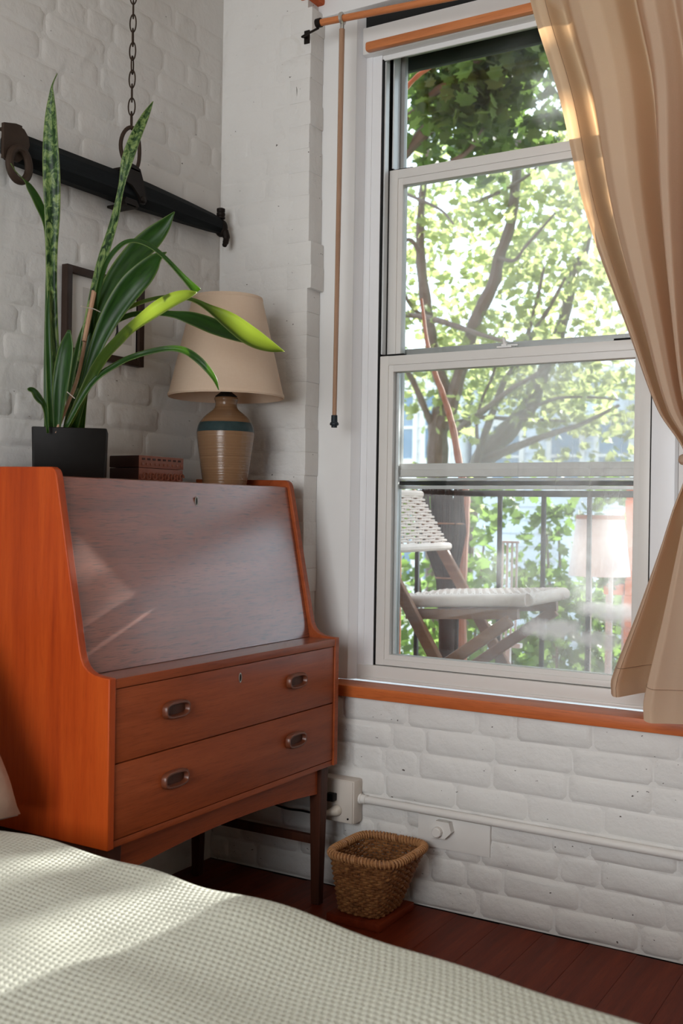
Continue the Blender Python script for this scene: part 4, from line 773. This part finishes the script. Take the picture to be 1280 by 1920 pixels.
bar_me = mesh_of(MB().box((-.008, -.008, -.352), (.008, .008, .3525), .002), 'baluster'); bar_me.materials.append(M['railing'])
for i in range(17):
    o = bpy.data.objects.new('baluster', bar_me); COL.objects.link(o); o.parent = ra; o.location = (-1.42+i*.182, 0, .4125)
# folding chair of oak and paper cord, facing along the window
fc = thing('folding_chair', (.62, .75, .36), 'oak folding chair with woven paper cord seat and back on the balcony', 'chair')
cy0, cy1 = .50, .97
def slat_bar(p, q, w, t, y):
    """flat bar in the XZ plane from p to q, width w, thickness t across y"""
    a, b = Vector((p[0], 0, p[1])), Vector((q[0], 0, q[1])); d = (b-a).normalized(); nn = Vector((-d.z, 0, d.x))*w/2
    m = MB(); pts = [a+nn, a-nn, b-nn, b+nn]; vs = [(v.x, y-t/2, v.z) for v in pts]+[(v.x, y+t/2, v.z) for v in pts]
    return m.add(vs, [(0, 1, 2, 3), (7, 6, 5, 4), (0, 4, 5, 1), (1, 5, 6, 2), (2, 6, 7, 3), (3, 7, 4, 0)])
bt, bb = (.165, 1.135), (.648, .362)
dxy = (bb[0]-bt[0])/(bb[1]-bt[1])
for y in (cy0, cy1):
    o = obj('back_leg', slat_bar(bt, bb, .040, .024, y), M['chairwood'], fc, False); m_ = o.modifiers.new('bevel', 'BEVEL'); m_.width = .005; m_.segments = 2
    o = obj('front_leg', slat_bar((.745, .728), (.235, .362), .038, .022, y+(.030 if y < .7 else -.030)), M['chairwood'], fc, False); m_ = o.modifiers.new('bevel', 'BEVEL'); m_.width = .005; m_.segments = 2
    o = obj('seat_rail', slat_bar((.37, .722), (.76, .745), .032, .022, y+(.056 if y < .7 else -.056)), M['chairwood'], fc, False)
for q_ in (((.30, cy0+.04, .415), (.30, cy1-.04, .415)), ((.60, cy0, .435), (.60, cy1, .435)), ((bt[0]+.012, cy0, 1.115), (bt[0]+.012, cy1, 1.115))): obj('stretcher', MB().tube(q_, .011, 10), M['chairwood'], fc)
# seat frame with cord wrapped edge and woven top
sf = MB()
def sp(s, t): return (.335+s*(.785-.335), cy0+.06+t*(cy1-cy0-.12), .762+s*.028)
sf.tube([sp(0, 0), sp(1, 0)], .021, 12).tube([sp(0, 1), sp(1, 1)], .021, 12).tube([sp(1, 0), sp(1, 1)], .021, 12).tube([sp(0, 0), sp(0, 1)], .018, 12)
obj('cord_edge', sf, M['cord'], fc)
wvm = MB()
for i in range(34):
    s = .03+.94*i/33; wvm.tube([(*sp(s, t)[:2], sp(s, t)[2]+.016+.003*math.cos(math.pi*(t*12+i))) for t in np.linspace(0, 1, 25)], .0048, 5)
for i in range(13):
    t = (i+.5)/13; wvm.tube([(*sp(s, t)[:2], sp(s, t)[2]+.0165-.003*math.cos(math.pi*(t*12+s*33))) for s in np.linspace(0, 1, 40)], .0042, 5)
obj('woven_seat', wvm, M['cord'], fc)
bw = MB()
def bpnt(z, t, off=0.0): x = bt[0]+dxy*(z-bt[1]); return (x+off, cy0+.0+t*(cy1-cy0), z+off*.5)
for i in range(17):
    z = .935+i*.0105; bw.tube([bpnt(z, t, .021+.003*math.cos(math.pi*(t*9+i))) for t in np.linspace(-.03, 1.03, 28)], .0046, 5)
for i in range(9):
    t = (i+.5)/9; bw.tube([bpnt(z, t, .021-.003*math.cos(math.pi*(t*9+(z-.935)/.0105))) for z in np.linspace(.925, 1.11, 30)], .0042, 5)
bw.tube([bpnt(.925, t, .019) for t in (-.04, .5, 1.04)], .014, 10).tube([bpnt(1.115, t, .019) for t in (-.04, .5, 1.04)], .014, 10)
obj('woven_back', bw, M['cord'], fc)
# twig broom standing bristles up in front of the railing
br_ = thing('twig_broom', (.18, 1.24, .36), 'large grey twig broom leaning bristles up against the balcony railing', 'broom')
tw = MB(); rr = random.Random(8)
for i in range(210):
    a = rr.uniform(0, 2*math.pi); q = math.sqrt(rr.random()); x1, y1 = .098*q*math.cos(a), .05*q*math.sin(a); k_ = rr.uniform(.9, 1.06)
    zt = 1.12+rr.uniform(-.02, .07)
    tw.tube([(.19+x1*.30, 1.25+y1*.4, .60), (.187+x1*.42+rr.uniform(-.004, .004), 1.25+y1*.5, .80), (.165+x1*.98+rr.uniform(-.006, .006), 1.25+y1, .98), (.160+x1*1.0*k_, 1.25+y1*k_, zt)], [.0042, .0042, .0034, .0014], 4)
o = obj('bristles', tw, M['twig'], br_); o['kind'] = 'stuff'
for bx_, bz_, br1, br2 in ((.164, 1.015, .092, .048), (.187, .80, .048, .028)): obj('binding', MB().tube([(bx_+br1*math.cos(a), 1.25+br2*math.sin(a), bz_) for a in np.linspace(0, 2*math.pi, 25)[:-1]], .0035, 6, True), M['wand'], br_)
obj('handle', MB().tube([(.195, 1.25, .362), (.19, 1.25, .50), (.19, 1.25, .62), (.188, 1.25, .86)], [.026, .030, .032, .026], 12), M['twig'], br_)
# small white rack bars and the white shade on posts beyond the railing, beside an orange pier
wb_ = thing('white_rack', (.42, 1.75, .5), 'white upright bars just beyond the balcony railing', 'rack')
for i in range(4): obj('bar', MB().tube([(.215+i*.022, 1.75, .50), (.217+i*.022, 1.75, .93)], .0055, 8), M['whiteout'], wb_)
obj('foot_rail', MB().box((.19, 1.735, .48), (.31, 1.765, .50), .003), M['whiteout'], wb_); obj('head_rail', MB().box((.205, 1.742, .93), (.295, 1.758, .94), .002), M['whiteout'], wb_)
obj('post', MB().box((.24, 1.74, -3.0), (.26, 1.76, .48)), M['whiteout'], wb_)
ws = thing('garden_lamp', (.50, 2.3, .6), 'white tapered shade on two posts seen through the hazy glass', 'lamp')
mbx = MB(); seg = 40
obj('lamp_shade', MB().lathe([(.140, 0), (.142, 0), (.110, .265), (.108, .265)], (.475, 2.3, .775), seg, False), M['whiteout'], ws)
obj('shade_trim', MB().lathe([(.110, .262), (.113, .265), (.110, .282)], (.475, 2.3, .775), seg), M['vine'], ws)
for x in (.43, .53): obj('post', MB().tube([(x, 2.3, -3.0), (x, 2.3, .78)], .011, 8), M['whiteout'], ws)
op = thing('brick_pier', (.78, 2.6, -3.0), 'orange brick pier beyond the railing behind the curtain edge', 'pier')
for i in range(54):
    xl = .505
    obj('brick', MB().box((xl+.004*(i % 2), 2.60, -3.0+i*.078), (.80, 2.8, -3.0+i*.078+.0775), .004), M['orange'], op)
zt = -3.0+47*.078-.0003
pt = thing('planter', (.455, 2.66, zt), 'small terracotta trough of pale green leaves on white posts beside the orange brick pier', 'planter')
obj('trough', MB().box((.40, 2.61, zt), (.500, 2.70, zt+.045), .006).box((.396, 2.606, zt+.040), (.503, 2.704, zt+.055), .004), M['orange'], pt)
for x_ in (.41, .49): obj('post', MB().box((x_-.008, 2.645, -3.0), (x_+.008, 2.665, zt)), M['whiteout'], pt)
PLANTER = pt

# ---- trees
def grow(root, mat, lines, seg=9):
    for i, ln in enumerate(lines):
        sp_ = spline(ln, 5); P = [Vector(q[:3]) for q in sp_]; rr = random.Random(i); Rr = [max(.003, q[3])*(1+.08*math.sin(k_*1.7+i)) for k_, q in enumerate(sp_)]
        obj('trunk' if i == 0 else 'branch', MB().tube(P, Rr, seg), mat, root)
def leaf_shape():
    # lobed maple-like blade, two slightly folded halves
    half = [(0, -.5), (.18, -.42), (.46, -.40), (.36, -.18), (.55, .02), (.30, .06), (.26, .26), (.10, .20), (0, .55)]
    v = [(0.0, y_, 0.0) for _, y_ in ((0, -.5), (0, -.1), (0, .2), (0, .55))]
    vs = [(x_, y_, .10*x_) for x_, y_ in half]; m = [(-x_, y_, .10*x_) for x_, y_ in half[1:-1]]
    V_ = vs+m; n = len(half)
    f = []
    for i in range(1, n-1): f.append((0, i, i+1) if i+1 < n else None)
    mm = [0]+list(range(n, n+len(m)))+[n-1]
    for i in range(1, len(mm)-1): f.append((0, mm[i+1], mm[i]))
    return np.array(V_), np.array([q for q in f if q])
LV, LF = leaf_shape()
def rand_rot(n, tilt=.9):
    yaw = rng.uniform(0, 2*math.pi, n); pit = rng.normal(0, tilt, n)+.6; rol = rng.normal(0, .6, n)
    cy, sy, cp, sp2, cr, sr = np.cos(yaw), np.sin(yaw), np.cos(pit), np.sin(pit), np.cos(rol), np.sin(rol); Z = np.zeros(n); O = np.ones(n)
    Rz = np.stack([cy, -sy, Z, sy, cy, Z, Z, Z, O], -1).reshape(n, 3, 3); Rx = np.stack([O, Z, Z, Z, cp, -sp2, Z, sp2, cp], -1).reshape(n, 3, 3); Ry = np.stack([cr, Z, sr, Z, O, Z, -sr, Z, cr], -1).reshape(n, 3, 3)
    return Rz@Rx@Ry
def foliage(root, mat, C_, size, n_single, label=None):
    """the n_single leaves nearest the window are objects of their own, the rest one mass"""
    n = len(C_); order = np.argsort(C_[:, 1]-.0); C_ = C_[order]; sz = size*rng.uniform(.65, 1.25, n); Rm = rand_rot(n)
    me = bpy.data.meshes.new('leaf'); me.from_pydata(LV.tolist(), [], LF.tolist()); me.materials.append(mat)
    off = root_loc(root)
    for i in range(min(n_single, n)):
        o = bpy.data.objects.new('leaf', me); COL.objects.link(o); o.parent = root
        o.matrix_local = Matrix.Translation(Vector(C_[i])-off) @ Matrix(Rm[i].tolist()).to_4x4() @ Matrix.Scale(float(sz[i]), 4)
    k0 = min(n_single, n)
    if n > k0:
        Vv = np.einsum('nij,kj->nki', Rm[k0:], LV)*sz[k0:, None, None]+C_[k0:, None, :]; kk = len(LV)
        Ff = (LF[None]+(np.arange(n-k0)*kk)[:, None, None]).reshape(-1, 3)
        o = raw('foliage', Vv.reshape(-1, 3), Ff, mat, root); o['kind'] = 'stuff'
def clusters(cs, per, rad, flat=.6):
    out = []
    for c_ in cs: out.append(rng.normal(0, 1, (per, 3))*np.array([rad, rad, rad*flat])+np.array(c_))
    return np.concatenate(out)
def along(lines, first, n, rad):
    """cluster centres along the thin parts of the branches"""
    pts = []
    for ln in lines[first:]:
        sp_ = spline(ln, 6)
        for q in sp_[len(sp_)//4:]: pts.append(q[:3])
    pts = np.array(pts); idx = rng.integers(0, len(pts), n); return pts[idx]+rng.normal(0, rad, (n, 3))
def seen_box(n, y, xr, zr): return np.stack([rng.uniform(*xr, n), rng.uniform(*y, n), rng.uniform(*zr, n)], -1)
tA = thing('maple_tree', (-2.24, 6.2, -3.0), 'grey forked maple tree with upright twin stems standing in the garden', 'tree')
TREE_A[0].insert(0, (-2.2, 6.2, -3.0, .13)); grow(tA, M['bark'], TREE_A)
CA = clusters(np.concatenate([along(TREE_A, 1, 34, .22)+np.array([0, .25, .12]), seen_box(44, (6.6, 7.8), (-3.3, -.7), (2.3, 4.9)), seen_box(7, (5.6, 6.6), (-2.9, -2.2), (.9, 1.4))]), 20, .16)
CA = np.concatenate([CA, seen_box(800, (6.4, 8.0), (-3.3, -.6), (2.1, 4.9))]); foliage(tA, M['leaf'], CA, .098, 120)
tB = thing('maple_tree', (-2.55, 7.2, -3.0), 'thick maple tree leaning right behind the forked one', 'tree')
TREE_B[0].insert(0, (-2.62, 7.2, -3.0, .15)); grow(tB, M['bark'], TREE_B)
CB = clusters(np.concatenate([along(TREE_B, 1, 30, .25)+np.array([0, .4, .1]), seen_box(60, (7.8, 9.4), (-2.8, -.2), (2.0, 5.2))]), 22, .18)
CB = np.concatenate([CB, seen_box(900, (7.8, 9.6), (-3.4, -.1), (1.9, 5.4))]); foliage(tB, M['leaf'], CB, .10, 80)
tC = thing('overhanging_tree', (-3.2, 4.4, -3.0), 'nearer tree whose dark leafy boughs hang across the top pane', 'tree')
TREE_C[0].insert(0, (-3.2, 4.4, -3.0, .10)); grow(tC, M['bark'], TREE_C)
CC = clusters(np.concatenate([along(TREE_C, 1, 40, .15)+np.array([0, 0, .15]), seen_box(58, (3.9, 5.2), (-1.9, -.25), (3.72, 4.7))]), 20, .13)
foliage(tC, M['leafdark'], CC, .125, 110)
sg = thing('young_tree', (-.03, 1.9, -3.0), 'thin reddish young tree trunk rising just outside the balcony railing', 'tree')
SAPLING[0].insert(0, (.0, 1.9, -3.0, .03)); grow(sg, M['barkbrown'], SAPLING)
vn = thing('vine_stem', (-.2, 1.6, 2.3), 'copper coloured vine stem curving across the top left pane corner', 'vine')
VINE[0].insert(0, (-.262, 1.62, 2.2, .0085)); VINE[0].insert(0, (-.266, 1.7, 1.2, .010)); VINE[0].insert(0, (-.27, 1.75, -3.0, .012)); grow(vn, M['vine'], VINE)
# unseen tree towards the sun: dense crown blocks it, gaps cut for light patches
tD = thing('sun_blocking_tree', (2.6, 6.6, -3.0), 'unseen leafy tree right of the garden, crown shaped to block and dapple the sun', 'tree')
obj('trunk', MB().tube([(2.6, 6.6, -3), (2.55, 6.5, .5), (2.3, 6.3, 1.9), (1.95, 6.1, 3.4), (1.8, 6.0, 4.6)], [.16, .14, .12, .08, .03], 10), M['bark'], tD)
cc = np.array([.86, .12, 1.42])+np.array(SUN[:])*6.3
side = np.array([1, -.175, 0])/1.0153; upn = np.cross(np.array(SUN[:]), side)*-1
n = 5200; L1 = rng.normal(0, .52, n); L2 = rng.normal(0, .70, n); L3 = rng.uniform(-.8, .8, n)
CD = cc+L1[:, None]*side+L2[:, None]*upn+L3[:, None]*np.array(SUN[:])
beams = [((.40, -.81, .825), .042), ((.373, -.955, .955), .032), ((.70, -1.24, BZ), .050), ((.80, -1.20, BZ), .050), ((.92, -1.17, BZ), .045), ((.62, -1.24, BZ), .05), ((1.0, -1.15, BZ), .04), ((.82, -1.33, BZ), .035), ((.92, -1.59, BZ), .06), ((.88, -1.57, BZ), .05), ((.87, -1.52, BZ), .03),
         *[(q_, .035) for q_ in LIT], ((1.12, -.05, 2.00), .04), ((1.15, -.05, 1.88), .045), ((1.18, -.05, 1.75), .05), ((1.2, -.05, 1.65), .045), ((1.23, -.05, 1.55), .035), ((1.05, -.08, 2.25), .015)]
keep = np.ones(n, bool); Sv = np.array(SUN[:])
for q_, r_ in beams:
    d_ = CD-np.array(q_); t_ = d_@Sv; dist = np.linalg.norm(d_-t_[:, None]*Sv, axis=1); keep &= dist > r_+.050
foliage(tD, M['leaf'], CD[keep], .15, 40)
# shrubs beyond the railing
for i, (x, y, z, r_, lab) in enumerate([(-.75, 3.4, .35, .34, 'green shrub beyond the railing behind the twig broom'), (-.05, 3.2, .25, .32, 'green shrub beyond the railing in the middle of the lower pane'), (.55, 3.3, .0, .30, 'green shrub low beyond the railing at the right of the lower pane'), (-.35, 4.6, .85, .36, 'taller green shrub behind the other shrubs, just below the trees'), (-1.5, 4.9, .75, .40, 'green shrub farthest left beyond the railing, at the foot of the forked tree'), (.15, 5.4, .55, .40, 'green shrub farthest back beyond the railing, at the right')]):
    sbr = thing('garden_shrub', (x, y, -3.0), lab, 'shrub', 'shrubs beyond the railing')
    st3 = MB()
    for q_ in range(5): a = q_*1.25; st3.tube([(x, y, -3.0), (x+.1*math.cos(a), y+.1*math.sin(a), -1.2), (x+.28*math.cos(a), y+.2*math.sin(a), z+.1)], [.03, .022, .008], 6)
    obj('stems', st3, M['bark'], sbr)
    foliage(sbr, M['bushleaf'], clusters(np.stack([rng.normal(x, r_, 44), rng.normal(y, r_*.5, 44), rng.uniform(z-1.0, z+.42, 44)], -1), 20, .11), .085, 25)
foliage(PLANTER, M['bushleaf'], np.stack([rng.uniform(.39, .50, 60), rng.uniform(2.59, 2.72, 60), rng.uniform(zt+.05, zt+.12, 60)], -1), .055, 20)
# ---- pale houses far behind
def house(name, x0, x1, y, z1, mat, label, wins, boards):
    h = thing(name, ((x0+x1)/2, y, -3.0), label, 'building')
    obj('wall', MB().box((x0, y, -3.0), (x1, y+5, z1)), M[mat], h, False)
    if boards:
        k_ = int((z1+3.0)/.28)
        for i in range(k_): obj('siding_board', MB().prism([(y-.03, -3.0+i*.28), (y-.004, -3.0+i*.28), (y-.004, -3.0+i*.28+.275), (y-.010, -3.0+i*.28+.275)], 0, x0, x1), M[mat], h, False)
    for (a, b, w, hh) in wins:
        f_ = MB().box((a-.1, y-.09, b-.12), (a+w+.1, y-.031, b)).box((a-.1, y-.09, b+hh), (a+w+.1, y-.031, b+hh+.14)).box((a-.1, y-.085, b), (a, y-.031, b+hh)).box((a+w, y-.085, b), (a+w+.1, y-.031, b+hh)).box((a, y-.08, b+hh*.5-.03), (a+w, y-.05, b+hh*.5+.03))
        wo = obj('window', f_, M['stonetrim'], h, False); obj('pane', MB().box((a, y-.06, b), (a+w, y-.05, b+hh)), M['winpane'], wo, False)
    obj('cornice', MB().box((x0-.1, y-.25, z1), (x1+.1, y+5, z1+.25), .02), M['stonetrim'], h)
    return h
house('row_house', -11.5, -7.55, 18, 4.1, 'sidingwhite', 'white house with tall blue windows far behind the forked tree', [(-9.05, 2.2, .55, 1.35), (-8.2, 2.2, .5, 1.35), (-10.4, 2.2, .6, 1.35), (-9.05, -.4, .55, 1.5), (-8.2, -.4, .5, 1.5)], True)
house('row_house', -7.4, -3.6, 18.6, 3.75, 'siding', 'pale blue clapboard house far behind the leaning tree', [(-6.9, 1.6, .6, 1.3), (-5.6, 1.6, .6, 1.3), (-4.6, 1.6, .6, 1.3)], True)
